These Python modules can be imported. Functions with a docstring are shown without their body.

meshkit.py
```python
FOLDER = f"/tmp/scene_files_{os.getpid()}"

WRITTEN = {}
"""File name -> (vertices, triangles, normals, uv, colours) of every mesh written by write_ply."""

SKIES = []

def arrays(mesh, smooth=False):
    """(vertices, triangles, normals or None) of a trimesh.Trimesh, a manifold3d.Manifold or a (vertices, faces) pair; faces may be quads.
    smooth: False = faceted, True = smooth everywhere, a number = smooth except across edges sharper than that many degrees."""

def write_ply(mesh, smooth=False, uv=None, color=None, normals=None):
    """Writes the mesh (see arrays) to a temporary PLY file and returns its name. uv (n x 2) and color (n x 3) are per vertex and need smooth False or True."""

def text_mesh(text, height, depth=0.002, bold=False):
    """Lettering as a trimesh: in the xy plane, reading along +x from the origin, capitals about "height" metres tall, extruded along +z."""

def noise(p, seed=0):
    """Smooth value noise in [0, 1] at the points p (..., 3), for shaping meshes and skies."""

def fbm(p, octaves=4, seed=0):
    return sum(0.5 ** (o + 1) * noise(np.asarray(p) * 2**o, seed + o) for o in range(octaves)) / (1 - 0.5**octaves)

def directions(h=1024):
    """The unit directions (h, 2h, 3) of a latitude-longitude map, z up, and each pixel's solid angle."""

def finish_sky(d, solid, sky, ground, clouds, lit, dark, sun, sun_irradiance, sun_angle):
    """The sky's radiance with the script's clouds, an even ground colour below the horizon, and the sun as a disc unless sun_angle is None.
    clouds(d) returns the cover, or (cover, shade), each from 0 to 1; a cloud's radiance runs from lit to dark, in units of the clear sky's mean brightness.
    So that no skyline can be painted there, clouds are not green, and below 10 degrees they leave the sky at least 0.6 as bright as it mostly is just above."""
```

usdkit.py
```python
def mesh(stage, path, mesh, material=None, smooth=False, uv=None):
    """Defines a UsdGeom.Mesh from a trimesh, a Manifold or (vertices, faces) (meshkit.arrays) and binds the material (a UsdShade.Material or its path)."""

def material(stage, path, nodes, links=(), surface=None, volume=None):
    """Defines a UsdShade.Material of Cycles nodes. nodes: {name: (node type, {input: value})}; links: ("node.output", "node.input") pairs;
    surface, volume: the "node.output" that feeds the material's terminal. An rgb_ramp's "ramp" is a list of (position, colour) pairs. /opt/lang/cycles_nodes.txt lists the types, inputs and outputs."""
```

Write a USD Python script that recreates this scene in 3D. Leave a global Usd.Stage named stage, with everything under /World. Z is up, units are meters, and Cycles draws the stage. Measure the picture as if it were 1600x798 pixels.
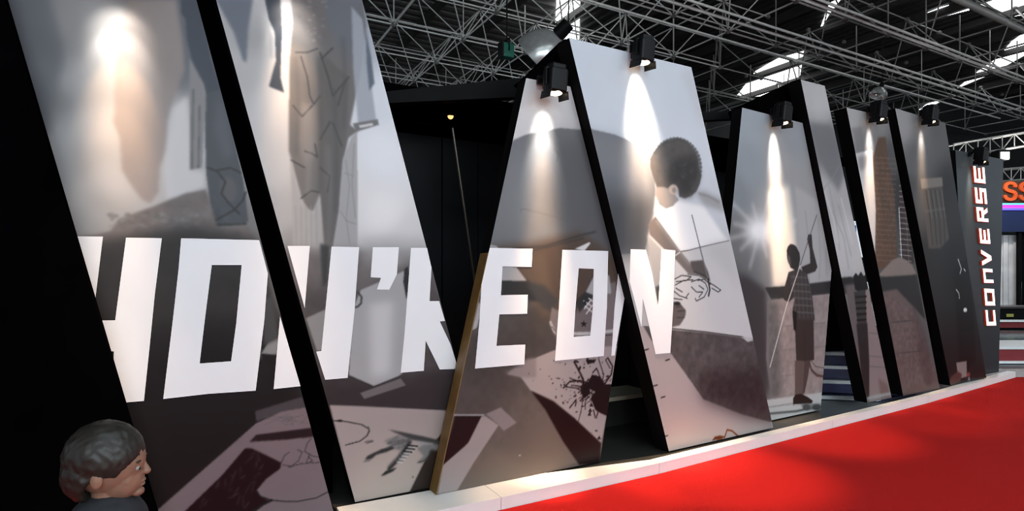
import math, random
import numpy as np, trimesh, manifold3d as m3
from scipy.ndimage import gaussian_filter
from shapely.geometry import Polygon, LineString, Point, box as sbox
from shapely.ops import unary_union
from shapely import affinity
from pxr import Usd, UsdGeom, UsdLux, UsdShade, Sdf, Gf, Vt
import usdkit, meshkit

stage = Usd.Stage.CreateInMemory()
UsdGeom.SetStageUpAxis(stage, 'Z'); UsdGeom.SetStageMetersPerUnit(stage, 1.0)
UsdGeom.Xform.Define(stage, '/World'); UsdGeom.Scope.Define(stage, '/World/Looks')
rng = np.random.default_rng(11)

# ------------------------------------------------------------------ camera, light, exposure
FPX, CU, CV, EYE = 900.0, 800.0, 425.0, 1.62          # focal length in pixels of the 1600 x 798 frame, principal point, eye height
EXPOSURE = 0.08
cam = UsdGeom.Camera.Define(stage, '/World/camera')
cam.CreateHorizontalApertureAttr(36.0); cam.CreateVerticalApertureAttr(36.0 * 798 / 1600)
cam.CreateFocalLengthAttr(FPX / 1600 * 36.0)
cam.CreateVerticalApertureOffsetAttr((CV - 399) / 1600 * 36.0)
cam.CreateClippingRangeAttr(Gf.Vec2f(0.05, 500)); cam.CreateExposureAttr(EXPOSURE)
cam.AddTranslateOp().Set(Gf.Vec3d(0, 0, EYE)); cam.AddRotateXOp().Set(90.0)
DOME = 0.16
SKYLIGHT = 2.6                                         # panes in view
HALL_FILL = 5.4                                        # unseen roof lights and end wall, added to light the stand
SPOT = 1.0                                             # gain of all the stand's spotlights
dome = UsdLux.DomeLight.Define(stage, '/World/hall_daylight')
dome.CreateIntensityAttr(DOME); dome.CreateColorAttr(Gf.Vec3f(0.80, 0.90, 1.0))

# ------------------------------------------------------------------ helpers
COUNT = {}
def numbered(parent, name):
    k = (parent, name); n = COUNT.get(k, 0); COUNT[k] = n + 1
    return name if n == 0 else f'{name}_{n:03d}'
def tag(o, label=None, cat=None, group=None, kind=None):
    p = o.GetPrim() if hasattr(o, 'GetPrim') else o
    for k, v in (('label', label), ('category', cat), ('group', group), ('kind', kind)):
        if v: p.SetCustomDataByKey(k, v)
    return o
def path_of(parent): return '/World' if parent is None else str(parent.GetPath())
def obj(name, mesh, mat, parent=None, smooth=False):
    pp = path_of(parent)
    return usdkit.mesh(stage, pp + '/' + numbered(pp, name), mesh, mat, smooth=smooth)
def thing(name, label, cat, loc=(0, 0, 0), rz=0.0, group=None, kind=None):
    x = UsdGeom.Xform.Define(stage, '/World/' + numbered('/World', name))
    x.AddTranslateOp().Set(Gf.Vec3d(*map(float, loc))); x.AddRotateZOp().Set(float(rz))
    tag(x, label, cat, group, kind); return x
def struct(name, mesh, mat, smooth=False):
    return tag(obj(name, mesh, mat, None, smooth), kind='structure')

def box(cx, cy, cz, sx, sy, sz):
    b = trimesh.creation.box((sx, sy, sz)); b.apply_translation((cx, cy, cz)); return b
def cat(*ms): return trimesh.util.concatenate([m for m in ms])
def rbox(sx, sy, sz, r=0.01):
    """A box with rounded edges, centred."""
    s = m3.Manifold.sphere(r, 12)
    c = [s.translate((a * (sx / 2 - r), b * (sy / 2 - r), d * (sz / 2 - r))) for a in (-1, 1) for b in (-1, 1) for d in (-1, 1)]
    m = m3.Manifold.batch_hull(c).to_mesh()
    return trimesh.Trimesh(m.vert_properties[:, :3], m.tri_verts, process=False)
def moved(m, t, rx=0, ry=0, rz=0):
    m = m.copy()
    for ang, ax in ((rx, (1, 0, 0)), (ry, (0, 1, 0)), (rz, (0, 0, 1))):
        if ang: m.apply_transform(trimesh.transformations.rotation_matrix(math.radians(ang), ax))
    m.apply_translation(t); return m
def tube_arrays(p, q, r, n=6):
    p, q = np.asarray(p, float), np.asarray(q, float)
    a = q - p; L = np.linalg.norm(a); a = a / L
    h = np.array([0, 0, 1.0]) if abs(a[2]) < .9 else np.array([1.0, 0, 0])
    u = np.cross(a, h); u /= np.linalg.norm(u); w = np.cross(a, u)
    k = np.arange(n) * 2 * np.pi / n
    ring = r * (np.cos(k)[:, None] * u + np.sin(k)[:, None] * w)
    v = np.vstack([p + ring, q + ring])
    i = np.arange(n); j = (i + 1) % n
    f = np.vstack([np.stack([i, i + n, j], 1), np.stack([j, i + n, j + n], 1)])
    caps = [[0, t + 1, t + 2][::1] for t in range(n - 2)]
    f = np.vstack([f, np.array(caps), np.array([[n + c[0], n + c[2], n + c[1]] for c in caps])])
    return v, f
def tube(p, q, r, n=6): return trimesh.Trimesh(*tube_arrays(p, q, r, n), process=False)
def path_tube(pts, r, n=8): return cat(*[tube(pts[i], pts[i + 1], r, n) for i in range(len(pts) - 1)])
def lathe(profile, n=28): return trimesh.creation.revolve(np.asarray(profile, float), sections=n)

# ------------------------------------------------------------------ materials
def mat(name, color, rough=0.5, metal=0.0, noise=0.0, scale=20.0, bump=0.0, spec=0.5, emit=None, strength=0.0, coat=0.0):
    nodes = {'p': ('principled_bsdf', {'base_color': color, 'roughness': rough, 'metallic': metal, 'specular_ior_level': spec, 'coat_weight': coat})}
    links = []
    if emit is not None: nodes['p'][1].update({'emission_color': emit, 'emission_strength': strength})
    if noise or bump:
        nodes['tc'] = ('texture_coordinate', {}); nodes['n'] = ('noise_texture', {'scale': scale, 'detail': 4.0})
        links += [('tc.object', 'n.vector')]
        if noise:
            lo, hi = [c * (1 - noise) for c in color], [min(1, c * (1 + noise)) for c in color]
            nodes['r'] = ('rgb_ramp', {'ramp': [(0.25, lo), (0.75, hi)]}); links += [('n.fac', 'r.fac'), ('r.color', 'p.base_color')]
        if bump:
            nodes['b'] = ('bump', {'strength': bump, 'distance': 0.02}); links += [('n.fac', 'b.height'), ('b.normal', 'p.normal')]
    return usdkit.material(stage, '/World/Looks/' + name, nodes, links, surface='p.BSDF')
def srgb(*c):
    c = np.asarray(c, float) / 255.0
    return tuple(np.where(c <= .04045, c / 12.92, ((c + .055) / 1.055) ** 2.4))

M = {}
M['print'] = usdkit.material(stage, '/World/Looks/print', {
    'a': ('attribute', {'attribute': 'ink'}), 'p': ('principled_bsdf', {'roughness': 0.36, 'specular_ior_level': 0.18}),
    'tc': ('texture_coordinate', {}), 'n': ('noise_texture', {'scale': 260.0, 'detail': 2.0}), 'b': ('bump', {'strength': 0.05, 'distance': 0.002})},
    [('a.color', 'p.base_color'), ('tc.object', 'n.vector'), ('n.fac', 'b.height'), ('b.normal', 'p.normal')], surface='p.BSDF')
M['vinyl'] = mat('vinyl', (0.86, 0.87, 0.88), 0.45, noise=0.015, scale=3)
M['black'] = mat('black', (0.003, 0.003, 0.0035), 0.7, noise=0.3, scale=6, spec=0.12)
M['void'] = mat('void', (0.0012, 0.0012, 0.0015), 0.8, noise=0.3, scale=4, spec=0.0)
M['inner'] = mat('inner', (0.006, 0.007, 0.009), 0.5, noise=0.25, scale=3, spec=0.2)
M['edge'] = mat('edge', srgb(120, 92, 48), 0.5, noise=0.2, scale=14)  # warm light on a panel edge, held in the colour
M['carpet'] = mat('carpet', (0.50, 0.014, 0.012), 0.95, noise=0.10, scale=160, bump=0.25, spec=0.1)
M['plinth'] = mat('plinth', (0.80, 0.79, 0.77), 0.38, noise=0.03, scale=5)
M['deck'] = mat('deck', (0.035, 0.034, 0.030), 0.35, noise=0.25, scale=5)
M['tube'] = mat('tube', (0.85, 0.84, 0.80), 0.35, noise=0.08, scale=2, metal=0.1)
M['tube_shaded'] = mat('tube_shaded', (0.40, 0.395, 0.37), 0.35, noise=0.2, scale=2, metal=0.3)  # darker copy of the tube material, stands for shade on the right
M['node'] = mat('node', (0.16, 0.15, 0.14), 0.5, noise=0.2, scale=9)
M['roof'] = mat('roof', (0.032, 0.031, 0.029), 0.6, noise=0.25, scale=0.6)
M['purlin'] = mat('purlin', (0.035, 0.031, 0.027), 0.6, noise=0.2, scale=2)
M['pane'] = mat('pane', (0.7, 0.72, 0.74), 0.5, noise=0.03, scale=1, emit=(0.92, 0.97, 1.0), strength=SKYLIGHT)
M['hallfill'] = mat('hallfill', (0.7, 0.72, 0.74), 0.5, noise=0.03, scale=1, emit=(0.785, 0.935, 1.0), strength=HALL_FILL)
M['lampbody'] = mat('lampbody', (0.004, 0.004, 0.0045), 0.45, noise=0.2, scale=30, spec=0.22)
M['chrome'] = mat('chrome', (0.55, 0.55, 0.54), 0.22, metal=1.0, noise=0.1, scale=10)
M['silver'] = mat('silver', (0.62, 0.62, 0.60), 0.22, metal=0.55, noise=0.12, scale=6)
M['lens'] = mat('lens', (0.9, 0.8, 0.6), 0.3, noise=0.02, scale=20, emit=(1.0, 0.80, 0.52), strength=2.6)
M['bulb'] = mat('bulb', (0.9, 0.6, 0.3), 0.3, noise=0.02, scale=20, emit=(1.0, 0.50, 0.18), strength=1.6)
M['green'] = mat('green', (0.01, 0.13, 0.085), 0.25, noise=0.15, scale=12)
M['hallwall'] = mat('hallwall', (0.012, 0.012, 0.013), 0.8, noise=0.3, scale=0.4)
M['floor'] = mat('floor', (0.10, 0.11, 0.12), 0.35, noise=0.2, scale=1.2)

# ------------------------------------------------------------------ the wall of panels: planes on the ground plan
TH = math.atan2(1600.0, FPX)                            # the stand runs at this angle from the viewing axis
D2 = np.array([math.sin(TH), math.cos(TH)]); N2 = np.array([-D2[1], D2[0]])   # along the stand; into the stand
class Plane:
    """A vertical plane through ground points o + s*d; (s, z) are its own metres, n points away from the aisle."""
    def __init__(self, t=None, p=None, q=None):
        if t is not None: self.o, self.d = N2 * t, D2
        else:
            self.o = np.asarray(p, float); self.d = np.asarray(q, float) - self.o; self.d = self.d / np.linalg.norm(self.d)
        self.n = np.array([-self.d[1], self.d[0]])
    def back(self, dt):
        r = Plane(p=self.o + self.n * dt, q=self.o + self.n * dt + self.d); return r
    def sz(self, u, v):
        a, c = (u - CU) / FPX, -(v - CV) / FPX
        y = (self.o @ self.n) / (a * self.n[0] + self.n[1])
        return np.array([(a * y - self.o[0]) * self.d[0] + (y - self.o[1]) * self.d[1], EYE + c * y])
    def scale(self, u, v): return 1.0 / max(np.linalg.norm(self.sz(u, v + 1) - self.sz(u, v)), 1e-6)    # pixels per metre there
    def pts(self, uv): return np.array([self.sz(*p) for p in uv])
    def xyz(self, sz, off=0.0):
        sz = np.atleast_2d(sz); xy = self.o + sz[:, :1] * self.d + off * self.n
        return np.column_stack([xy, sz[:, 1]])
def ground(u, v, z=0.0):
    y = FPX * (EYE - z) / (v - CV); return np.array([(u - CU) / FPX * y, y])
def at(u, v, y): return np.array([(u - CU) / FPX * y, y, EYE - (v - CV) / FPX * y])
def slab(plane, sz, thick, off=0.0):
    """A polygon in a plane's own metres, made a board of that thickness going back from the plane."""
    g = sz if hasattr(sz, 'geom_type') else Polygon(sz)
    if not g.is_valid: g = g.buffer(0)
    parts = []
    for p in getattr(g, 'geoms', [g]):
        m = trimesh.creation.extrude_polygon(p, thick, engine='earcut')
        v = m.vertices; m.vertices = plane.xyz(v[:, :2]) + np.column_stack([(v[:, 2:] + off) * plane.n, np.zeros(len(v))])
        m.fix_normals(); parts.append(m)
    return cat(*parts)

# ------------------------------------------------------------------ flat print: tones laid on a grid in the panel's own metres
def inside(px, py, poly):
    x, y = poly[:, 0], poly[:, 1]; x2, y2 = np.roll(x, -1), np.roll(y, -1)
    r = np.zeros(px.shape, bool)
    for a, b, c, d in zip(x, y, x2, y2):
        if b == d: continue
        r ^= ((b > py) != (d > py)) & (px < (c - a) * (py - b) / (d - b) + a)
    return r
class Print:
    def __init__(self, plane, corners, res):
        self.pl, self.res = plane, res
        self.s0, self.z0 = corners.min(0) - .03; s1, z1 = corners.max(0) + .03
        self.w, self.h = int((s1 - self.s0) / res) + 2, int((z1 - self.z0) / res) + 2
        self.a = np.zeros((self.h, self.w, 3)); self.tone = (1.0, 1.0, 1.0)
        S, Z = self.s0 + np.arange(self.w) * res, self.z0 + np.arange(self.h) * res
        self.S, self.Z = np.meshgrid(S, Z)
    def col(self, v): return np.asarray(v if np.ndim(v) else (v, v, v), float)
    def base(self, spots):
        k = np.array([[*self.pl.sz(u, v)] for u, v, *_ in spots]); c = np.array([self.col(s[2] if len(s) == 3 else s[2:]) for s in spots])
        w = 1.0 / ((self.S[..., None] - k[:, 0]) ** 2 + (self.Z[..., None] - k[:, 1]) ** 2 + .004) ** 1.6
        self.a = (w @ c) / w.sum(-1, keepdims=True)
    def fill(self, geo, val, blur, alpha):
        x0, z0, x1, z1 = geo.bounds; pad = 3 * blur + 2 * self.res
        i0, i1 = max(0, int((x0 - pad - self.s0) / self.res)), min(self.w, int((x1 + pad - self.s0) / self.res) + 2)
        j0, j1 = max(0, int((z0 - pad - self.z0) / self.res)), min(self.h, int((z1 + pad - self.z0) / self.res) + 2)
        if i1 <= i0 or j1 <= j0: return
        S, Z = self.S[j0:j1, i0:i1], self.Z[j0:j1, i0:i1]; m = np.zeros(S.shape)
        for p in getattr(geo, 'geoms', [geo]):
            for dx in (-.25, .25):
                for dz in (-.25, .25):
                    r = inside(S + dx * self.res, Z + dz * self.res, np.array(p.exterior.coords)[:-1])
                    for q in p.interiors: r &= ~inside(S + dx * self.res, Z + dz * self.res, np.array(q.coords)[:-1])
                    m += .25 * r
        if blur > .2 * self.res: m = gaussian_filter(m, blur / self.res)
        m = (np.clip(m, 0, 1) * alpha)[..., None]
        self.a[j0:j1, i0:i1] = self.a[j0:j1, i0:i1] * (1 - m) + self.col(val) * m
    def G(self, uv, val, blur=.7, alpha=1.0):
        g = Polygon(self.pl.pts(uv)); g = g if g.is_valid else g.buffer(0)
        if not g.is_empty: self.fill(g, val, blur / self.pl.scale(*np.mean(uv, 0)), alpha)
    def L(self, uv, width, val, blur=.4, alpha=1.0):
        k = self.pl.scale(*np.mean(uv, 0)); self.fill(LineString(self.pl.pts(uv)).buffer(width / 2 / k), val, blur / k, alpha)
    def E(self, u, v, ru, rv, val, blur=.7, alpha=1.0, rot=0):
        t = np.arange(20) * np.pi / 10; c, s = math.cos(rot), math.sin(rot)
        self.G([(u + ru * math.cos(x) * c - rv * math.sin(x) * s, v + ru * math.cos(x) * s + rv * math.sin(x) * c) for x in t], val, blur, alpha)
    def noise(self, amp, size, seed, uv=None, aspect=1.0):
        p = np.stack([self.S / size, self.Z / size / aspect, np.zeros_like(self.S)], -1)
        n = 1 + amp * 2 * (meshkit.fbm(p, 4, seed) - .5)
        if uv is not None:
            g = Polygon(self.pl.pts(uv)); m = inside(self.S, self.Z, np.array(g.exterior.coords)[:-1]).astype(float); m = gaussian_filter(m, 2)
            n = 1 + (n - 1) * m
        self.a *= n[..., None]
    def sample(self, sz):
        x = np.clip((sz[:, 0] - self.s0) / self.res, 0, self.w - 1.001); y = np.clip((sz[:, 1] - self.z0) / self.res, 0, self.h - 1.001)
        i, j = x.astype(int), y.astype(int); fx, fy = (x - i)[:, None], (y - j)[:, None]; a = self.a
        c = (a[j, i] * (1 - fx) + a[j, i + 1] * fx) * (1 - fy) + (a[j + 1, i] * (1 - fx) + a[j + 1, i + 1] * fx) * fy
        c = np.clip(c - 30 * np.exp(-c / 70), 2, 255) / 255
        return np.where(c <= .04045, c / 12.92, ((c + .055) / 1.055) ** 2.4) * .95
def grid_face(parent, name, plane, c4, res, prt, off):
    """The print: a fine grid over the quad c4 = (bl, br, tr, tl), one ink colour per point."""
    bl, br, tr, tl = c4[:4]
    nu = max(2, int(max(np.linalg.norm(br - bl), np.linalg.norm(tr - tl)) / res)); nv = max(2, int(np.linalg.norm(tl - bl) / res))
    U, V = np.meshgrid(np.linspace(0, 1, nu + 1), np.linspace(0, 1, nv + 1))
    U, V = U.ravel()[:, None], V.ravel()[:, None]
    if len(c4) > 4:                                     # the right edge bends at c4[4]
        k = c4[4]; vb = (k[1] - br[1]) / (tr[1] - br[1])
        R = np.where(V < vb, br + (k - br) * V / vb, k + (tr - k) * (V - vb) / (1 - vb))
    else: R = br * (1 - V) + tr * V
    sz = (bl * (1 - V) + tl * V) * (1 - U) + R * U
    i = (np.arange(nv)[:, None] * (nu + 1) + np.arange(nu)[None]).ravel()
    f = np.stack([i, i + 1, i + nu + 2, i + nu + 1], 1)
    m = obj(name, (plane.xyz(sz, off), f), M['print'], parent)
    UsdGeom.PrimvarsAPI(m).CreatePrimvar('ink', Sdf.ValueTypeNames.Color3fArray, 'vertex').Set(Vt.Vec3fArray.FromNumpy(prt.sample(sz).astype(np.float32)))
    return m

def extend(plane, top, bot, z):
    """The point at height z on the line through two pixels of an edge."""
    a, b = plane.sz(*top), plane.sz(*bot); k = (z - b[1]) / (a[1] - b[1]); return np.array([b[0] + (a[0] - b[0]) * k, z])

PL = {}                                                 # panel name -> (plane, corners bl br tr tl, thickness)
def outline(c4): return list(c4[:4]) if len(c4) == 4 else [c4[0], c4[1], c4[4], c4[2], c4[3]]
def cut_by(k, other):
    """Ends panel k's right side at the left side of the board that overlaps it."""
    pl, c4, th = PL[k]; po, co, _ = PL[other]
    to = lambda sz: np.array([(po.xyz(sz)[0][:2] - pl.o) @ pl.d - .012, sz[1]])
    a, b = to(co[0]), to(co[3]); bl, br, tr, tl = c4[:4]
    da, db = tr - br, b - a; m = np.array([[da[0], -db[0]], [da[1], -db[1]]]); x, y = np.linalg.solve(m, a - br)
    knee = br + da * x; kk = (tr[1] - a[1]) / (b[1] - a[1]); t2 = a + db * kk
    e = tl + (tr - tl) * 0; z = tl[1] + (tr[1] - tl[1]) * (t2[0] - tl[0]) / (tr[0] - tl[0]); t2 = a + db * ((z - a[1]) / db[1])
    PL[k] = (pl, [bl, br, t2, tl, knee], th)
def panel_plane(bl, br): return Plane(p=ground(*bl, .09), q=ground(*br, .09))
def quad(pl, uv): return [pl.sz(*p) for p in uv]
p1 = Plane(t=3.78)
PL['1'] = (p1, [extend(p1, (7.5, 0), (243, 798), .02), extend(p1, (306.8, 0), (520.6, 798), .02), extend(p1, (306.8, 0), (520.6, 798), 3.62), extend(p1, (7.5, 0), (243, 798), 3.62)], .12)
p2 = Plane(t=3.85)
PL['2'] = (p2, [extend(p2, (337.6, 0), (555, 785), .09), extend(p2, (565.6, 0), (714, 570), .09), extend(p2, (565.6, 0), (714, 570), 3.70), extend(p2, (337.6, 0), (555, 785), 3.70)], .14)
p3 = panel_plane((682.5, 773), (937, 721))
PL['3'] = (p3, quad(p3, [(682.5, 773), (937, 721), (1022, 160), (822, 122)]), .12)
p4 = panel_plane((1045, 705), (1208, 668))
PL['4'] = (p4, quad(p4, [(1045, 705), (1208, 668), (1080, 105), (889, 59)]), .16)
p5 = panel_plane((1203, 657), (1282, 640))
PL['5'] = (p5, quad(p5, [(1110, 678), (1282, 640), (1316, 208), (1159.5, 168)]), .12)
p6 = Plane(t=3.82)
PL['6'] = (p6, quad(p6, [(1355, 629), (1393, 621), (1288.5, 134), (1251, 124.5)]), .15)
p7 = Plane(t=3.84)
PL['7'] = (p7, quad(p7, [(1411, 620), (1468, 606.5), (1387, 183), (1322.5, 168)]), .15)
p8 = Plane(t=3.87)
PL['8'] = (p8, quad(p8, [(1485, 604), (1541, 590), (1476.7, 192.6), (1398.5, 169)]), .15)
p9 = Plane(t=4.04)
PL['9'] = (p9, quad(p9, [(1512, 596), (1560.5, 582), (1567.7, 249), (1492.5, 234)]), .12)
for k in '23456789':
    for q_ in PL[k][1][:2]: q_[1] = max(q_[1], .0915)
cut_by('3', '4'); cut_by('5', '6')
if 0: print('panel', k, [tuple(np.round(c, 2)) for c in PL[k][1]])

def letters(parent, plane, shapes, off=-.003):
    for uv in shapes:
        holes = []
        if isinstance(uv, tuple): uv, holes = uv[0], [uv[1]]
        g = Polygon(plane.pts(uv), [plane.pts(h) for h in holes])
        obj('letter', slab(plane, g, .0025, off), M['vinyl'], parent)

# ------------------------------------------------------------------ the prints
def paint1(P):
    P.base([(20, 20, 100), (60, 150, 105), (50, 60, 100), (95, 40, 140), (120, 120, 160), (100, 260, 150), (130, 345, 150), (175, 60, 185), (160, 200, 185), (180, 280, 190), (150, 330, 165), (240, 60, 140), (262, 15, 118), (300, 40, 95), (290, 220, 195), (280, 290, 190), (340, 340, 130), (380, 360, 120)])
    P.G([(0, -300), (70, -300), (78, 0), (95, 60), (100, 100), (82, 150), (75, 210), (55, 215), (0, 60)], (96, 98, 104), 6, .8)
    P.G([(205, -300), (300, -300), (312, 0), (330, 60), (300, 140), (285, 150), (255, 110), (230, 50)], (104, 107, 114), 9, .8)
    P.G([(178, 180), (180, 100), (190, 40), (200, 0), (275, 0), (285, 60), (288, 110), (270, 160), (262, 190), (262, 235), (250, 260), (248, 300), (235, 318), (222, 312), (205, 290), (190, 265), (187, 215), (176, 190)], (150, 141, 136), 2.5, .85)
    P.G([(270, 170), (292, 150), (298, 265), (320, 270), (320, 292), (260, 312), (255, 260)], 205, 3)
    P.G([(275, -300), (300, -300), (310, 0), (330, 90), (348, 142), (322, 150), (318, 130), (300, 95), (292, 60), (290, 30), (283, 20)], (76, 80, 88), 1.5)
    P.G([(296, 90), (318, 135), (322, 155), (316, 262), (296, 266)], (136, 136, 137), 1.2)
    P.L([(302, 140), (300, 262)], 3, 112, 1); P.L([(312, 165), (310, 262)], 2, 100, 1)
    P.G([(322, 145), (348, 140), (365, 210), (380, 280), (388, 345), (382, 352), (340, 354), (332, 350), (326, 300), (322, 270), (320, 200)], (84, 87, 92), 1)
    P.G([(340, 150), (352, 170), (365, 240), (350, 250), (335, 200)], (98, 101, 107), 5, .8)
    P.E(357, 296, 13, 20, (98, 97, 99), 2, .9, -.2)
    for l in ([(325, 262), (340, 268), (352, 284), (346, 302), (356, 316), (374, 334)], [(332, 347), (348, 338), (366, 328), (380, 312), (384, 300)], [(340, 266), (360, 262), (376, 270)]): P.L(l, 2.6, 60, .8)
    P.L([(333, 351), (384, 350)], 3, 66, .7)
    P.G([(108, 372), (150, 366), (172, 361), (185, 343), (205, 335), (240, 322), (290, 302), (322, 296), (340, 356), (388, 351), (402, 385), (108, 385)], (120, 114, 112), 1.8)
    for k in range(60): P.E(170 + 150 * rng.random(), 345 + 22 * (rng.random() - .5) - 0, 3 + 4 * rng.random(), 1.5 + 2 * rng.random(), 96 + 55 * rng.random(), 1.2, .5)
    P.noise(.10, .05, 3, [(110, 375), (175, 358), (240, 322), (322, 296), (400, 380)])
    P.G([(105, 380), (180, 372), (300, 352), (402, 372), (436, 480), (480, 620), (600, 900), (100, 900)], (60, 57, 56), 9)
    P.G([(60, 520), (450, 500), (480, 620), (600, 900), (60, 900)], (44, 41, 41), 18)
    P.noise(.10, .12, 5, [(105, 385), (402, 375), (470, 600), (200, 630)])
    P.G([(408, 552), (420, 533), (437, 526), (432, 554)], 140, .8); P.L([(407, 525), (407, 560)], 3, 120, 1, .8)
    P.G([(408, 470), (425, 462), (437, 528), (412, 540)], 78, 2)
    P.G([(398.6, 642), (472, 619.6), (478, 636), (436, 645), (400.7, 658)], (80, 76, 79), .7)
    P.G([(175, 860), (244, 798), (400, 661), (439, 643), (478, 636), (489, 667), (545, 870)], (126, 113, 117), .7)
    for k in range(14): P.L([(412 + 60 * rng.random(), 650 + 16 * rng.random()), (440 + 46 * rng.random(), 646 + 20 * rng.random())], .8, 96, .4, .6)
    P.G([(389.6, 690), (400.7, 678.7), (487, 668), (493, 681), (454, 686)], (52, 42, 44), .8)
    face = [(230, 860), (289, 798), (347, 742), (383, 699.6), (393, 700), (418.6, 712), (439.5, 722.5), (438, 731.5), (415.6, 748), (400.7, 766), (406.7, 775), (421.6, 782), (393, 800), (380, 860)]
    P.G(face, (46, 32, 35), .8)
    for k in range(70):
        u, v = 300 + 110 * rng.random(), 705 + 90 * rng.random()
        if Polygon(face).buffer(-7).contains(Point(u, v)): P.L([(u, v), (u + 10 * rng.random() - 2, v - 14 * rng.random())], 1.5, 74 + 25 * rng.random(), 1, .55)
    P.L([(395, 800), (410, 788), (424, 781)], 4, 45, .6)
    P.L([(400.7, 766), (406.7, 775), (424.5, 781), (445, 783), (463, 783), (493, 778), (518.5, 765)], 1.6, 44, .4)
    for l in ([(476, 705), (480, 692), (486, 685)], [(476, 705), (488, 712), (500, 714)], [(442, 726), (455, 728), (466, 720), (472, 706), (465, 702)], [(440, 722), (444, 712), (452, 706)], [(450, 730), (470, 724), (500, 722)], [(482, 712), (488, 720), (478, 724), (484, 708)]): P.L(l, 1.1, 58, .4)
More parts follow.
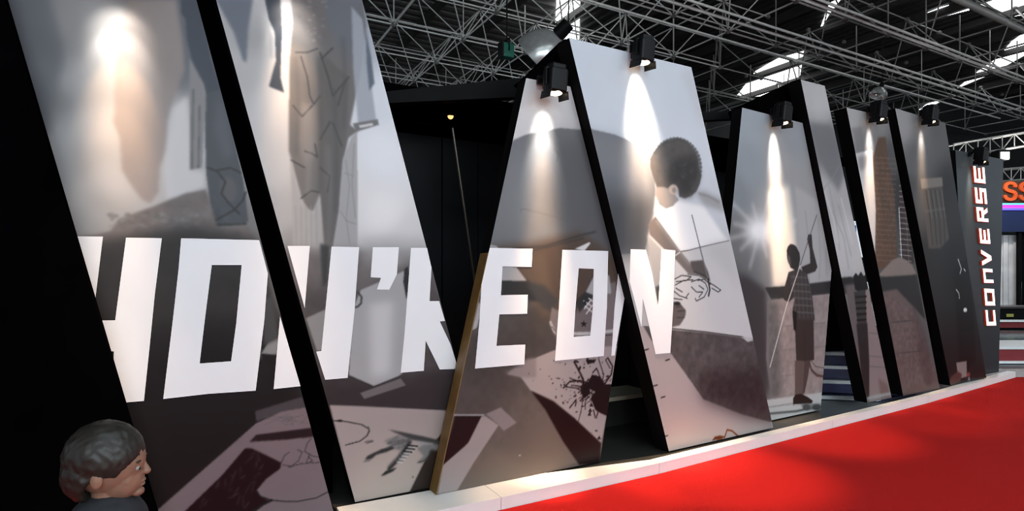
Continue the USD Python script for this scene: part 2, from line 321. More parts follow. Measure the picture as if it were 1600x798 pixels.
def paint2(P):
    P.base([(400, 60, 165), (430, 150, 205), (410, 260, 195), (440, 330, 175), (545, 300, 226), (600, 330, 236), (640, 370, 215), (590, 150, 214, 220, 226), (575, 60, 172, 178, 186), (600, 240, 230, 234, 238), (470, 380, 150), (640, 410, 160), (440, 60, 215), (380, 120, 180)])  # bluish upper tones hold cool skylight in the print colour
    P.G([(300, -300), (410, -300), (395, 0), (388, 45), (385, 98), (380, 95), (365, 50), (337, 0)], (112, 118, 128), 2)
    P.G([(398, -300), (430, -300), (438, 0), (441, 50), (438, 120), (444, 145), (420, 135), (431, 95), (429, 50), (420, 30), (414, 0)], (72, 77, 85), 1)
    P.G([(420, 45), (428, 60), (426, 92), (422, 90), (420, 70)], 150, 2, .7)
    P.G([(440, -300), (590, -300), (567, 0), (572, 40), (562, 120), (547, 195), (560, 205), (545, 215), (535, 250), (532, 290), (530, 330), (520, 385), (505, 400), (508, 380), (500, 301), (495, 326), (488, 330), (478, 326), (470, 305), (460, 270), (451, 235), (452, 90), (457, 30), (455, 0)], (114, 111, 110), 1.4)
    P.G([(440, -300), (590, -300), (567, 0), (572, 40), (556, 110), (520, 60), (460, 20)], (106, 110, 118), 9, .8)
    P.G([(498, 80), (545, 120), (540, 230), (531, 300), (520, 385), (507, 390), (500, 301), (498, 240)], (104, 100, 98), 2)
    P.G([(468, 160), (492, 165), (490, 240), (476, 262), (466, 220)], (140, 135, 132), 4, .8)
    P.G([(453, 240), (470, 312), (488, 333), (499, 305), (505, 386), (458, 386)], 166, 1.5)
    P.G([(535, 250), (548, 215), (558, 205), (559, 386), (520, 386), (530, 330)], 168, 1)
    for u in (462, 470, 478, 486, 494): P.L([(u, 322), (u + 1, 385)], 2, 146, 1.2, .7)
    for l in ([(540, 250), (546, 290), (541, 340), (546, 380)], [(553, 225), (550, 290), (555, 340)], [(532, 330), (541, 345), (556, 350)], [(538, 270), (552, 275)]): P.L(l, 1.4, 138, .8, .8)
    P.G([(549, 10), (566, 30), (588, 190), (560, 200), (552, 110)], (160, 166, 174), 1.5, .9)
    P.G([(571, 45), (580, 90), (585, 130), (577, 142), (573, 100)], (100, 108, 120), 1.2)
    P.G([(551, 193), (590, 186), (592, 195), (556, 206)], 118, .8); P.G([(560, 196), (582, 192), (583, 196), (563, 200)], 205, .6)
    for l in ([(462, 82), (480, 82), (496, 76)], [(470, 88), (480, 120), (484, 150), (490, 163), (500, 150)], [(488, 165), (472, 182), (458, 165)], [(500, 82), (512, 118), (520, 150), (545, 120)], [(502, 92), (520, 75)], [(500, 218), (516, 190)], [(520, 192), (534, 228)], [(476, 236), (488, 240), (496, 246), (492, 225)], [(455, 250), (476, 262)], [(470, 310), (486, 298), (498, 300)], [(500, 262), (515, 275), (512, 300)], [(540, 125), (528, 165)]): P.L(l, 2.2, 72, .8, .9)
    for u, v0, v1, c in ((462, 90, 240, 92), (498, 90, 300, 84), (522, 140, 330, 86), (536, 60, 200, 90), (480, 170, 300, 136), (512, 230, 380, 120)): P.L([(u, v0), (u + 4, (v0 + v1) / 2), (u + 1, v1)], 6, c, 3, .6)
    P.G([(460, -40), (500, -40), (510, 20), (516, 62), (506, 72), (492, 66), (472, 40), (458, 12)], (112, 108, 108), 2)
    for k in range(45): P.E(462 + 50 * rng.random(), -20 + 85 * rng.random(), 3, 2, 92 + 60 * rng.random(), 1, .5)
    P.G([(400, 385), (500, 392), (560, 388), (680, 395), (720, 480), (830, 900), (540, 900), (440, 480)], (112, 107, 106), 6)
    P.G([(560, 372), (665, 372), (680, 410), (640, 420), (570, 410)], 168, 9, .7)
    P.G([(420, 450), (540, 440), (560, 470), (640, 410), (720, 480), (830, 900), (500, 900)], (82, 77, 77), 14, .9)
    P.G([(470, 590), (640, 590), (760, 560), (830, 900), (500, 900)], (66, 60, 61), 9)
    P.noise(.08, .08, 8, [(440, 400), (690, 400), (740, 600), (480, 620)])
    P.G([(500, 380), (515, 385), (512, 440), (504, 450)], 66, 2)
    P.G([(478, 497), (515, 480), (506, 547), (495, 548)], 140, .8)
    P.G([(563.5, 453), (600, 437), (631, 423), (640, 460), (637, 575), (627, 584), (622, 588), (584, 603), (545, 586), (551, 483)], 168, .8)
    P.G([(577, 475), (614, 470), (610, 585), (580, 590)], 205, 7, .9)
    P.L([(545, 587), (584, 604), (624, 588)], 1.6, 52, .6)
    P.L([(559, 456), (565, 464), (564, 474), (559, 479), (553, 480)], 3, 72, .6)
    P.G([(632, 420), (637, 416), (641, 440), (635, 468), (630, 440)], 52, .6)
    P.G([(562.6, 613.7), (626, 590.7), (634, 601.7), (569, 623)], (118, 111, 112), .6)
    P.G([(515, 632.5), (559, 634), (720, 642), (760, 900), (540, 900), (552, 780)], (168, 154, 151), .7)
    P.G([(560, 700), (690, 680), (740, 900), (540, 900)], (180, 166, 156), 20, .7)
    P.G([(660, 727), (678, 691), (694, 672), (720, 672), (705, 709), (688, 739), (668, 766), (638, 772)], (62, 54, 50), .8)
    P.G([(600, 688), (620, 680), (640, 682), (640, 694), (626, 704), (612, 700)], 118, 1.6, .8)
    P.G([(606, 670.5), (630, 675), (660, 681), (684, 687), (700, 690), (700, 694), (672, 692), (645, 687), (630, 681)], 74, 1)
    P.G([(648, 688), (680, 693), (700, 696), (684, 704), (660, 699)], 150, 1.6, .8)
    P.L([(640, 690), (632, 703), (622, 716), (609, 730)], 8, 84, 1.4, .9); P.L([(640, 691), (630, 706), (620, 720), (607, 733)], 3, 52, .9)
    P.G([(595, 743), (603, 735), (620, 730), (614, 736), (601, 742)], 52, .8)
    P.G([(570, 718), (574, 712), (582, 708), (597, 701), (612, 697), (617, 700), (603, 706), (588, 710), (580, 717)], 60, .9); P.L([(568, 721), (578, 719)], 1.2, 90, .5)
    P.L([(573, 692), (583, 689)], 1.8, 84, .5)
    for k in range(6): P.L([(637 - 3.6 * k, 695.5 + 4.6 * k), (652 - 4.4 * k, 697 + 4.6 * k)], 2.4 if k < 3 else 1.6, 40 if k < 3 else 104, .4); P.L([(638 - 3.6 * k, 698 + 4.6 * k), (650 - 4.2 * k, 699 + 4.6 * k)], 1.8, 200, .4, .8)
    P.G([(651, 700), (662, 695), (676, 694), (672, 708), (667, 717), (657, 724), (653, 721), (662, 712)], 122, 1.4, .9); P.L([(653, 722), (662, 720), (670, 712), (673, 703)], 2, 66, .8, .9)
    for k in range(14): P.L([(602 + 36 * rng.random(), 686 + 16 * rng.random()), (618 + 38 * rng.random(), 680 + 12 * rng.random())], 1.1, 86, .6, .6)
    P.E(645, 745, 1.2, 1, 60, .3)
    P.L([(520, 657), (532, 657), (545, 659), (565, 663), (577, 670), (574, 680), (562, 689), (540, 695)], 1.7, 56, .4); P.L([(575, 666), (578, 674), (566, 687)], 1, 70, .4)
    P.E(531, 657, 4, 2, 40); P.L([(570, 690), (582, 688)], 1.4, 80)
def paint3(P):
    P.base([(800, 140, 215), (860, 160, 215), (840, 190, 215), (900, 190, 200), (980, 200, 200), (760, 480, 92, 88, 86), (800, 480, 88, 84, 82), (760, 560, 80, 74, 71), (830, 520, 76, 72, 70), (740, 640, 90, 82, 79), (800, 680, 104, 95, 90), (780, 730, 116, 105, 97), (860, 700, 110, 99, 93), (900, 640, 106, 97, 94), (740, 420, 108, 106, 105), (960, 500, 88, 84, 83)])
    sh = [(740, 440), (765, 395), (775, 300), (789, 238), (802, 219), (820, 211), (837, 206), (876, 200), (911, 203), (960, 215), (1010, 250), (1010, 420), (960, 432), (900, 392), (850, 405), (800, 400)]
    P.G(sh, (116, 118, 121), .9)
    P.G([(780, 260), (810, 230), (840, 240), (830, 330), (800, 360), (775, 350)], (128, 130, 132), 14, .8)
    P.G([(860, 215), (1000, 220), (1010, 420), (900, 395), (850, 330)], (92, 92, 94), 16, .8)
    P.L([(812, 330), (818, 326), (880, 342)], 1.5, 92, 1, .6); P.L([(865, 232), (872, 240), (870, 252)], 1.2, 80, .8)
    P.G([(750, 385), (830, 380), (905, 362), (930, 378), (960, 400), (975, 460), (870, 520), (850, 470), (800, 430), (745, 420)], (88, 76, 68), 6)
    P.L([(800, 388), (850, 385), (905, 368), (930, 362)], 3, 62, 1.2, .8); P.L([(830, 392), (880, 380), (912, 372)], 2, 60, 1, .7)
    P.G([(806, 400), (850, 395), (865, 470), (850, 505), (835, 470), (818, 432)], (96, 84, 74), 6)
    P.G([(783, 436), (824, 438), (856, 470), (830, 470), (783, 463)], 58, 2)
    P.G([(820, 440), (850, 445), (872, 470), (862, 488), (845, 478)], 70, 3)
    P.G([(784, 416), (806.7, 417), (823, 438.8), (783, 438)], 165, .7); P.G([(758, 380), (776, 384), (779, 388), (760, 388)], 160, .6)
    P.G([(898, 388.6), (921, 378), (922.5, 380), (913, 392)], 216, .6)
    P.G([(737.6, 516), (748, 471), (753, 480), (745, 512)], 170, .6)
    P.G([(858, 506), (862, 480), (870, 484), (882, 492), (898, 497), (905, 470), (918, 456), (940, 445), (962, 440), (965, 530), (950, 562), (905, 552), (868, 526)], (120, 112, 112), .9)
    P.G([(897, 505), (900, 490), (912, 475), (925, 466), (930, 515), (898, 520)], (112, 104, 104), .8)
    P.G([(898, 470), (915, 455), (928, 425), (930, 460), (905, 488)], 58, 1.5)
    P.G([(915, 456), (928, 430), (952, 430), (955, 458), (930, 462)], 165, 1)
    P.L([(860, 503), (866, 518), (880, 526)], 4, 165, .6); P.L([(862, 510), (872, 523)], 1.2, 70, .4); P.L([(896, 521), (925, 521), (962, 516)], 5, 180, .6); P.L([(896, 526), (960, 523)], 1.6, 62, .5)
    st = [(912 + (6 if k % 2 == 0 else 2.5) * math.sin(k * math.pi / 5), 506 - (6 if k % 2 == 0 else 2.5) * math.cos(k * math.pi / 5)) for k in range(10)]
    P.G(st, 44, .3)
    for l in ([(912, 470), (924, 478)], [(924, 468), (913, 482)], [(914, 478), (925, 487)], [(926, 476), (916, 490)], [(920, 466), (928, 472)]): P.L(l, 2, 205, .4)
    P.E(914, 473, 2, 3, 40, .5)
    P.noise(.07, .06, 12, [(740, 470), (870, 470), (960, 560), (700, 760)])
    pap = [(793, 584), (841, 557), (868, 546), (968, 540), (955, 610), (939, 692), (897, 653), (865, 627), (829, 610), (813, 588)]
    P.G(pap, (158, 149, 148), .8)
    P.G([(790, 583), (825, 560), (838, 560), (838, 590), (815, 589)], (138, 128, 128), 2)
    P.G([(829, 610), (865, 627), (897, 653), (939, 692), (937, 724), (905, 726), (880, 690), (852, 640)], (44, 32, 33), 1)
    ink = (42, 34, 35)
    P.G([(925, 585), (938, 588), (945, 600), (958, 600), (952, 625), (949, 650), (938, 645), (930, 640), (923, 622), (930, 612), (914, 604), (918, 598)], ink, .5)
    P.G([(908, 602), (918, 596), (922, 612), (914, 622), (907, 614)], ink, .5); P.G([(915, 562), (932, 561), (928, 566), (918, 569)], ink, .5)
    for l, w in (([(897, 565), (903, 576), (911, 592), (914, 612)], 3), ([(880, 606), (890, 596), (906, 594), (926, 600)], 2.2), ([(884, 604), (900, 606), (912, 612)], 1.5), ([(890, 637), (900, 624), (899, 634)], 2), ([(950, 560), (957, 572), (955, 585), (944, 600)], 2.6), ([(953, 575), (946, 562), (950, 558)], 1.5), ([(912, 618), (907, 645), (903, 660)], 1.2), ([(935, 560), (943, 585), (940, 600)], 1.6), ([(926, 582), (932, 575), (938, 590)], 2), ([(890, 590), (903, 596)], 1.5), ([(927, 640), (930, 652)], 2), ([(934, 644), (932, 651)], 2)): P.L(l, w, ink, .35)
    for k in range(26):
        a = rng.random() * 6.28; r0, r1 = 6 + 8 * rng.random(), 16 + 22 * rng.random(); u, v = 928, 606
        w = [(u + r * math.cos(a + .25 * math.sin(r)), v + r * math.sin(a)) for r in (r0, (r0 + r1) / 2, r1)]
        if all(Polygon(pap).buffer(-2).contains(Point(x)) for x in w): P.L(w, .7 + 1.1 * rng.random(), ink, .25)
    for k in range(170):
        u, v = rng.normal(912, 32), rng.normal(602, 30)
        if Polygon(pap).buffer(-2).contains(Point(u, v)): r = abs(rng.normal(0, .7)) + .35; P.E(u, v, r * 1.7, r * .8, ink, .25, .9, rng.random() * 3)
    for u, v in ((922, 640), (921, 646), (924, 632), (930, 622), (936, 683), (897, 655)): P.G([(u - 3, v + 3), (u, v - 3), (u + 3, v + 3)], ink, .3)
    P.G([(705, 673), (711, 649.5), (752.6, 649.5), (732, 691), (726, 697), (691.5, 727), (684, 745)], (50, 36, 37), .8)
    P.L([(706, 648), (756, 648)], 2, 170, .5)
    P.G([(752.6, 649.5), (758.6, 649.5), (779, 664), (741, 721), (714, 766), (684, 772), (691.5, 727), (726, 697), (732, 691)], (158, 146, 144), .7)
    P.G([(758.6, 646.5), (782.4, 636), (807, 660), (787, 673), (776.5, 661)], (138, 127, 127), .6)
    P.E(812, 711, 1.5, 1, 190, .4)
def paint4(P):
    P.base([(895, 80, 206, 214, 222), (1000, 110, 210, 218, 226), (1070, 120, 206, 214, 222), (1085, 250, 212, 219, 226), (1105, 330, 205, 210, 216), (930, 180, 208, 216, 224), (1000, 200, 214, 221, 228), (1120, 420, 195), (1140, 470, 190), (1080, 480, 205), (1030, 480, 175), (1030, 400, 185), (1160, 520, 185)])  # cool skylight on the panel top is mixed into these bluish tones
    P.G([(1100, 100), (1110, 200), (1095, 190), (1062, 110)], 192, 8, .5)
    back = [(880, 170), (925, 202), (960, 210), (985.5, 220.5), (1004.7, 237.5), (1017.5, 256.7), (1024, 282), (1024.8, 329), (1013, 367.5), (1007, 392), (984, 396), (940, 400), (880, 300)]
    P.G(back, (122, 125, 130), .9)
    P.G([(905, 205), (1000, 225), (1020, 270), (1015, 290), (930, 260)], (134, 136, 139), 10, .8)
    P.G([(930, 300), (1026, 310), (1014, 366), (1008, 400), (930, 400)], (80, 82, 85), 14, .9)
    P.L([(1003, 236), (1010, 244), (1019, 258)], 4, 205, 1.4, .8); P.L([(1024, 282), (1026, 330)], 2, 205, 1, .7)
    P.G([(1006, 240), (1018, 258), (1026, 300), (1020, 280)], 150, 2, .7)
    P.G([(1013, 370), (1026, 320), (1060, 312), (1100, 322), (1130, 367), (1138, 376), (1062, 395), (1030, 420)], 244, 3)
    P.G([(1024, 305), (1035, 320), (1026, 338), (1022, 330)], 240, 2)
    P.G([(1086, 300), (1100, 298), (1127, 312), (1133, 332), (1100, 320)], 156, 4, .8); P.L([(1092, 302), (1110, 308), (1124, 316)], 3, 130, 1.5, .7)
    P.G([(1026, 286), (1045, 290), (1056, 306), (1061, 312), (1051.6, 320.6), (1041, 325), (1030, 318.5), (1023, 303)], (160, 152, 147), 1)
    hair = [(1015, 248), (1020, 238), (1030, 227), (1040, 220), (1050, 218), (1058, 215), (1070, 219), (1081, 229), (1087, 238), (1091, 250), (1092, 262), (1096, 274), (1093, 288), (1088, 299), (1080, 306), (1070, 310), (1061, 307), (1060, 294), (1051.6, 288.6), (1043, 294), (1036.7, 292), (1026, 292), (1020, 275), (1016, 262)]
    P.G(hair, (98, 95, 93), 1)
    P.G([(1050, 250), (1088, 240), (1094, 274), (1080, 305), (1062, 305), (1060, 292), (1040, 285)], (70, 68, 67), 6, .9)
    for k in range(80):
        u, v = 1018 + 75 * rng.random(), 220 + 84 * rng.random()
        if Polygon(hair).buffer(-2).contains(Point(u, v)): P.E(u, v, 3.5, 2, 74 + 40 * rng.random(), 1.2, .22, rng.random() * 3)
    for k in range(26):
        a = -2.6 + 3.4 * k / 25; P.E(1056 + 38 * math.cos(a), 262 + 45 * math.sin(a), 3, 3, 88, .8, .8)
    P.E(1052, 296, 7, 8, (190, 172, 160), .9); P.E(1053, 297, 3, 4, 130, .8, .7); P.L([(1030, 318), (1040, 325), (1052, 320)], 2, 120, 1, .7)
    P.L([(1056, 394), (1076, 391), (1095, 386), (1120, 380), (1139, 376)], 1.4, 72, .4)
    P.G([(1046, 400), (1090, 388), (1140, 377), (1160, 450), (1176, 528), (1046, 514), (1050, 420)], 205, .7)
    P.G([(1100, 386), (1142, 377), (1162, 460), (1130, 420)], 190, 9, .8)
    P.G([(1013, 350), (1024, 337.6), (1039, 359), (1060, 389), (1079, 412), (1092, 416), (1100.6, 423), (1107, 429), (1103, 438), (1088, 429), (1075, 427), (1056, 406), (1037, 389), (1015, 367)], (122, 115, 112), .9)
    P.L([(1026, 345), (1050, 378), (1076, 412)], 5, 158, 2, .6)
    P.G([(1078, 408), (1098, 406), (1106, 424), (1110, 440), (1098, 432), (1082, 422)], (98, 92, 90), 1)
    P.L([(1084, 424), (1100, 430), (1107, 436)], 2, 70, .6); P.L([(1074, 428), (1090, 430)], 1.5, 80, .6); P.L([(1054, 400), (1062, 394)], 2, 210, .5)
    P.L([(1081, 336), (1087, 360), (1093, 384)], 1.6, 84, .3); P.L([(1093, 384), (1099, 408), (1106, 436)], 2.6, 120, .4); P.L([(1106, 436), (1109, 452), (1107, 462)], 3, 44, .4)
    ink = 52
    for l in ([(1054, 436), (1065, 430), (1080, 432), (1072, 438), (1056, 440)], [(1055, 445), (1068, 438), (1083, 437)], [(1053, 455), (1062, 462), (1074, 466)], [(1056, 450), (1066, 456)], [(1080, 440), (1092, 436), (1102, 442), (1106, 452), (1100, 464), (1088, 470), (1086, 466)], [(1080, 448), (1088, 456), (1098, 456), (1092, 464)], [(1092, 446), (1100, 452)], [(1106, 440), (1116, 446), (1126, 453), (1122, 456), (1112, 450)], [(1090, 438), (1100, 436), (1110, 444)], [(1072, 464), (1076, 458)], [(1052, 466), (1066, 468)]): P.L(l, 1.5, ink, .35)
    P.G([(1051, 471), (1062, 473), (1066, 478), (1071.6, 484.6), (1071, 492), (1069, 497), (1062, 508), (1049, 511)], (104, 98, 96), .9)
    for l in ([(1058, 486), (1070, 485)], [(1057, 496), (1069, 496)], [(1056, 480), (1064, 478)]): P.L(l, 1.2, 62, .6)
    P.E(1058, 474, 5, 3, 50, .8)
    P.G([(1012, 366), (1034, 388), (1034, 440), (1026, 470), (1014, 390)], 168, 2); P.G([(1024, 448), (1034, 444), (1034, 470), (1028, 475)], 80, 1.5)
    P.L([(1005, 510), (1050, 513), (1100, 518), (1160, 526), (1172, 532)], 1.6, 60, .4)
    P.G([(985, 505), (1006, 510), (1046, 549), (1076, 591), (1099, 623), (1159, 647), (1203, 658), (1215, 690), (1035, 730)], (170, 160, 159), .8)
    P.G([(1030, 640), (1110, 650), (1200, 662), (1215, 690), (1035, 730)], (182, 166, 160), 12, .7)
    fl = [(1046, 549), (1046, 514.6), (1100, 519), (1159, 527), (1166, 530), (1180, 529), (1210, 656), (1203, 659), (1159, 647), (1099, 623.5), (1076, 591)]
    P.G(fl, (92, 87, 87), .8); P.G([(1090, 585), (1190, 570), (1215, 660), (1159, 648), (1100, 624)], (64, 57, 59), 12, .9)
    P.G([(1006, 511), (1020, 512), (1026, 536), (1018, 532)], 84, .7)
    P.G([(1158, 526), (1174, 527), (1177, 532), (1168, 534)], 190, .6); P.noise(.16, .05, 21, fl)
    for u, v in ((1010, 546), (1043, 562), (1024, 602), (1036, 620), (1040, 681)): P.L([(u - 3, v + 1), (u + 3, v - 1)], 2, 40, .4)
    P.L([(1114, 687), (1124, 681), (1132, 683), (1136, 671), (1144, 673), (1153, 681)], 2.6, (120, 66, 40), .4); P.E(1122, 684, 7, 3, (110, 58, 36), .6)
def paint5(P):
    P.base([(1150, 300, 138, 144, 148), (1140, 370, 122), (1175, 195, 160, 168, 174), (1240, 220, 148, 152, 156), (1275, 290, 156), (1292, 390, 178), (1205, 330, 170), (1220, 250, 160), (1130, 450, 90), (1170, 260, 150, 157, 162)])  # bluish tint at the top carries skylight in the ink
    for a in range(12):
        t = a * math.pi / 6 + .26; r = 60 if a % 2 else 42
        P.L([(1187, 360), (1187 + r * math.cos(t), 360 + r * math.sin(t))], 5, 225, 3, .55)
    P.E(1187, 360, 24, 24, 235, 9, .9); P.E(1186, 360, 12, 12, 250, 4)
    P.G([(1199, 300), (1232, 290), (1242, 360), (1246, 440), (1208, 450), (1204, 400)], (248, 240, 225), 5, .9)
    P.G([(1242, 290), (1288, 320), (1302, 440), (1264, 441), (1248, 380)], 172, 3)
    for l in ([(1258, 330), (1264, 380), (1268, 420)], [(1278, 340), (1282, 400), (1280, 436)], [(1290, 390), (1292, 430)]): P.L(l, 2, 140, 1.4, .7)
    P.G([(1120, 430), (1165, 430), (1197, 452), (1204, 600), (1190, 650), (1110, 690)], (74, 71, 72), 5)
    P.G([(1195, 449), (1240, 446), (1302, 438), (1300, 459), (1205, 468)], 60, .9)
    P.G([(1199, 470), (1300, 459), (1290, 615), (1205, 624), (1197, 560)], (148, 138, 136), 1.5); P.G([(1197, 468), (1216, 468), (1222, 620), (1200, 624)], 96, 7, .8)
    P.noise(.12, .06, 33, [(1200, 470), (1300, 460), (1290, 615), (1205, 622)])
    for v in (508, 545, 585): P.L([(1205, v + 4), (1240, v), (1290, v - 4)], 1.2, 108, .8, .7)
    P.G([(1110, 640), (1200, 624), (1290, 612), (1290, 650), (1110, 690)], 182, 1); P.L([(1202, 646), (1245, 642), (1284, 634)], 3, 84, .8); P.L([(1200, 636), (1240, 630)], 2, 140, .8)
    dk = (58, 55, 54)
    P.G([(1232, 425), (1224.5, 453), (1224.5, 468), (1232, 472), (1241.5, 464), (1240, 447)], (66, 62, 61), .6)
    P.G([(1252, 417), (1266, 411), (1265, 389), (1261, 374), (1263, 366), (1268, 366), (1269.5, 387), (1277, 417), (1273.5, 424), (1256, 430)], (62, 58, 57), .6)
    P.G([(1232, 425), (1248, 419), (1261, 428), (1269, 464), (1273, 500), (1239, 499), (1238.5, 481), (1241.5, 468), (1235, 442)], (72, 68, 67), .6)
    for k in range(6): P.L([(1236 + k, 432 + 11 * k), (1262 + 2 * k, 434 + 11 * k)], 2, 116, .8, .6)
    for k in range(5): P.L([(1240 + 6 * k, 428), (1243 + 6.4 * k, 497)], 1.6, 108, .8, .5)
    P.G([(1229, 391), (1231, 385), (1235, 381), (1240, 382), (1244, 385), (1249, 395), (1250, 404), (1248, 417), (1244, 423), (1235, 418), (1230, 404)], dk, .6); P.G([(1229, 398), (1234, 400), (1237, 416), (1231, 410)], 92, 1, .8)
    P.G([(1241.5, 498), (1271, 499), (1272, 562), (1258, 565), (1244, 564)], (66, 60, 58), .7); P.L([(1257, 515), (1257, 562)], 1.2, 48, .7)
    P.G([(1238, 485), (1245, 487), (1244, 517), (1240, 515)], 42, .6)
    P.G([(1242, 563), (1256, 564), (1253, 618), (1242, 620)], (98, 88, 84), .7); P.G([(1256, 564), (1266, 563), (1262, 590), (1257, 614), (1253, 616)], (84, 75, 72), .7)
    P.G([(1239, 622), (1243, 616), (1252, 615), (1262, 620), (1270, 626), (1268, 630), (1239, 633)], (48, 42, 40), .5); P.L([(1240, 632), (1268, 631)], 1.4, 190, .4)
    P.G([(1250, 630), (1282, 630), (1281, 640), (1256, 640)], 110, 1.2, .8); P.E(1260, 636, 6, 5, 84, .6); P.E(1276, 636, 7, 5, 76, .6)
    P.L([(1264, 566), (1268, 578), (1276, 586), (1287, 588)], 4, (84, 70, 66), .6); P.L([(1266, 562), (1274, 572), (1288, 575)], 1, 60, .4)
    P.L([(1276, 336), (1262, 378), (1250, 415)], 1.5, 84, .3); P.L([(1250, 415), (1228, 480), (1203, 573)], 2, 206, .4)
def paint6(P):
    P.base([(1258, 150, 176), (1280, 160, 180), (1275, 230, 130), (1300, 230, 118), (1290, 300, 176), (1310, 300, 170), (1318, 380, 192), (1330, 400, 188), (1335, 480, 120), (1370, 560, 120), (1300, 260, 140)])
    P.G([(1262, 190), (1300, 196), (1320, 270), (1310, 300), (1280, 250)], (112, 114, 117), 4, .8)
    for l in ([(1282, 300), (1300, 280), (1310, 260)], [(1300, 330), (1318, 370), (1326, 420)], [(1295, 290), (1305, 340), (1312, 390)], [(1310, 320), (1330, 400)]): P.L(l, 2, 140, 1.4, .7)
    for l in ([(1288, 300), (1302, 340), (1310, 380)], [(1314, 310), (1332, 380)]): P.L(l, 2.4, 214, 1.4, .7)
    P.G([(1290, 436), (1330, 432), (1345, 440), (1350, 458), (1290, 460)], 52, 1)
    P.G([(1320, 445), (1365, 440), (1400, 640), (1350, 640)], (104, 98, 98), 2)
    P.G([(1350, 440), (1368, 455), (1400, 620), (1358, 628), (1352, 520)], (136, 124, 124), 1.2)
    P.G([(1333, 432), (1337, 426), (1341, 431), (1345, 424), (1349, 431), (1355, 428), (1357, 450), (1346, 458), (1336, 452)], 38, .6)
    P.G([(1334, 456), (1352, 452), (1354, 505), (1340, 508)], 66, .7)
    for k in range(5): P.L([(1337 + k * .6, 464 + 9 * k), (1353, 463 + 9 * k)], 3.4, 40, .5)
    P.G([(1338, 506), (1355, 504), (1358, 560), (1358, 622), (1350, 630)], 52, 1)
    for v in (520, 556, 572): P.L([(1358, v), (1384, v + 2)], 1.2, 84, .6, .7)
    P.G([(1372, 590), (1386, 600), (1392, 622), (1376, 622)], (116, 100, 97), 2)
    P.L([(1356, 622), (1394, 614)], 5, 150, 1)
def paint7(P):
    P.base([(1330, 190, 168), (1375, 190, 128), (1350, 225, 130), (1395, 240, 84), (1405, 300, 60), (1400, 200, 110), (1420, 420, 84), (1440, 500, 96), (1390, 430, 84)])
    P.G([(1330, 200), (1346, 198), (1352, 236), (1340, 240)], 120, 2, .7)
    P.G([(1335, 240), (1362.6, 234), (1368.6, 321), (1367, 400), (1358, 370), (1345, 300)], 196, .9); P.G([(1340, 245), (1358, 240), (1352, 262), (1344, 268)], 120, 3, .7)
    P.G([(1364, 246), (1372, 215), (1384, 214), (1388, 255), (1397, 300), (1402, 390), (1400, 417), (1372, 420), (1368, 400), (1368.6, 330)], (94, 76, 64), 1.2)
    for k in range(21): P.L([(1368, 246 + 8 * k), (1400, 248 + 8 * k)], 1.2, (134, 114, 100), .6, .6)
    P.noise(.14, .035, 44, [(1364, 246), (1390, 240), (1402, 390), (1369, 417)])
    P.G([(1403, 279), (1418, 321), (1428, 411), (1408, 416), (1404, 330)], (62, 52, 50), .8)
    for k in range(15): P.L([(1405, 290 + 8.3 * k), (1424, 292 + 8.3 * k)], 1.2, 176, .4, .8)
    P.L([(1413, 300), (1420, 410)], 1.1, 160, .4, .7); P.L([(1404.5, 325), (1409, 413)], 2, 226, .4)
    P.G([(1372, 430), (1385, 416), (1394, 406), (1404, 402), (1412, 404), (1424, 412), (1432, 428), (1419, 431), (1387.6, 434)], (132, 122, 116), 1)
    P.G([(1370, 433), (1432, 429), (1446, 500), (1424, 476), (1402, 452), (1376, 456)], 56, 1.2)
    P.G([(1378, 457), (1400, 452), (1426, 480), (1446, 540), (1475, 610), (1408, 625), (1390, 500)], (108, 95, 93), 2)
    P.G([(1424, 470), (1446, 520), (1462, 600), (1446, 606), (1430, 520)], (88, 76, 76), 5, .8)
    P.noise(.14, .05, 45, [(1378, 457), (1426, 480), (1475, 610), (1408, 625)])
    P.L([(1392, 504), (1426, 500)], 1.4, 70, .6); P.L([(1400, 552), (1440, 548)], 1.4, 74, .6)
    P.G([(1410, 612), (1430, 600), (1450, 606), (1470, 596), (1474, 612), (1412, 626)], (104, 86, 83), 2)
def paint8(P):
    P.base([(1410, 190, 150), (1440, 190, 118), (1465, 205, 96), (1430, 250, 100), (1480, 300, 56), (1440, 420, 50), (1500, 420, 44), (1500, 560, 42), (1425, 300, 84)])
    P.G([(1439, 279), (1471, 277), (1476, 330), (1483, 372.5), (1469, 388), (1451, 388), (1444, 324)], (86, 82, 78), 1.2)
    P.G([(1438, 279), (1472, 277), (1473, 291), (1440, 295)], (122, 118, 112), .8)
    for k in range(4): P.L([(1447 + 7 * k, 298), (1453 + 7.2 * k, 340), (1457 + 6.5 * k, 382)], 2.2, 50, .8, .8); P.L([(1450 + 7 * k, 298), (1456 + 7 * k, 340)], 1.6, 124, .8, .7)
    P.L([(1446, 330), (1476, 326)], 3, 104, 1, .7)
    P.G([(1490, 420), (1512, 400), (1520, 480), (1524, 560), (1500, 600), (1496, 520)], 34, 3)
    P.L([(1497, 405), (1502, 420), (1500, 427)], 2.4, 200, .6); P.L([(1506, 420), (1508, 423)], 2.4, 210, .5); P.L([(1494, 452), (1498, 458), (1499, 466)], 2, 200, .5); P.E(1508, 484, 3, 3.4, 225, .7)
    P.G([(1494, 566), (1510, 563.5), (1511, 588), (1497, 592)], (140, 124, 122), .6)
    P.G([(1482, 598), (1486, 588), (1496, 580), (1503, 584), (1500, 596), (1486, 602)], (92, 66, 63), 1.2); P.E(1513, 585, 3, 4, (130, 74, 70), 1); P.E(1514, 592, 2, 3, 120, .7)
def paint9(P):
    P.base([(1500, 240, 78, 84, 86), (1560, 260, 76, 82, 84), (1530, 420, 64, 68, 70), (1530, 590, 58, 60, 62)])

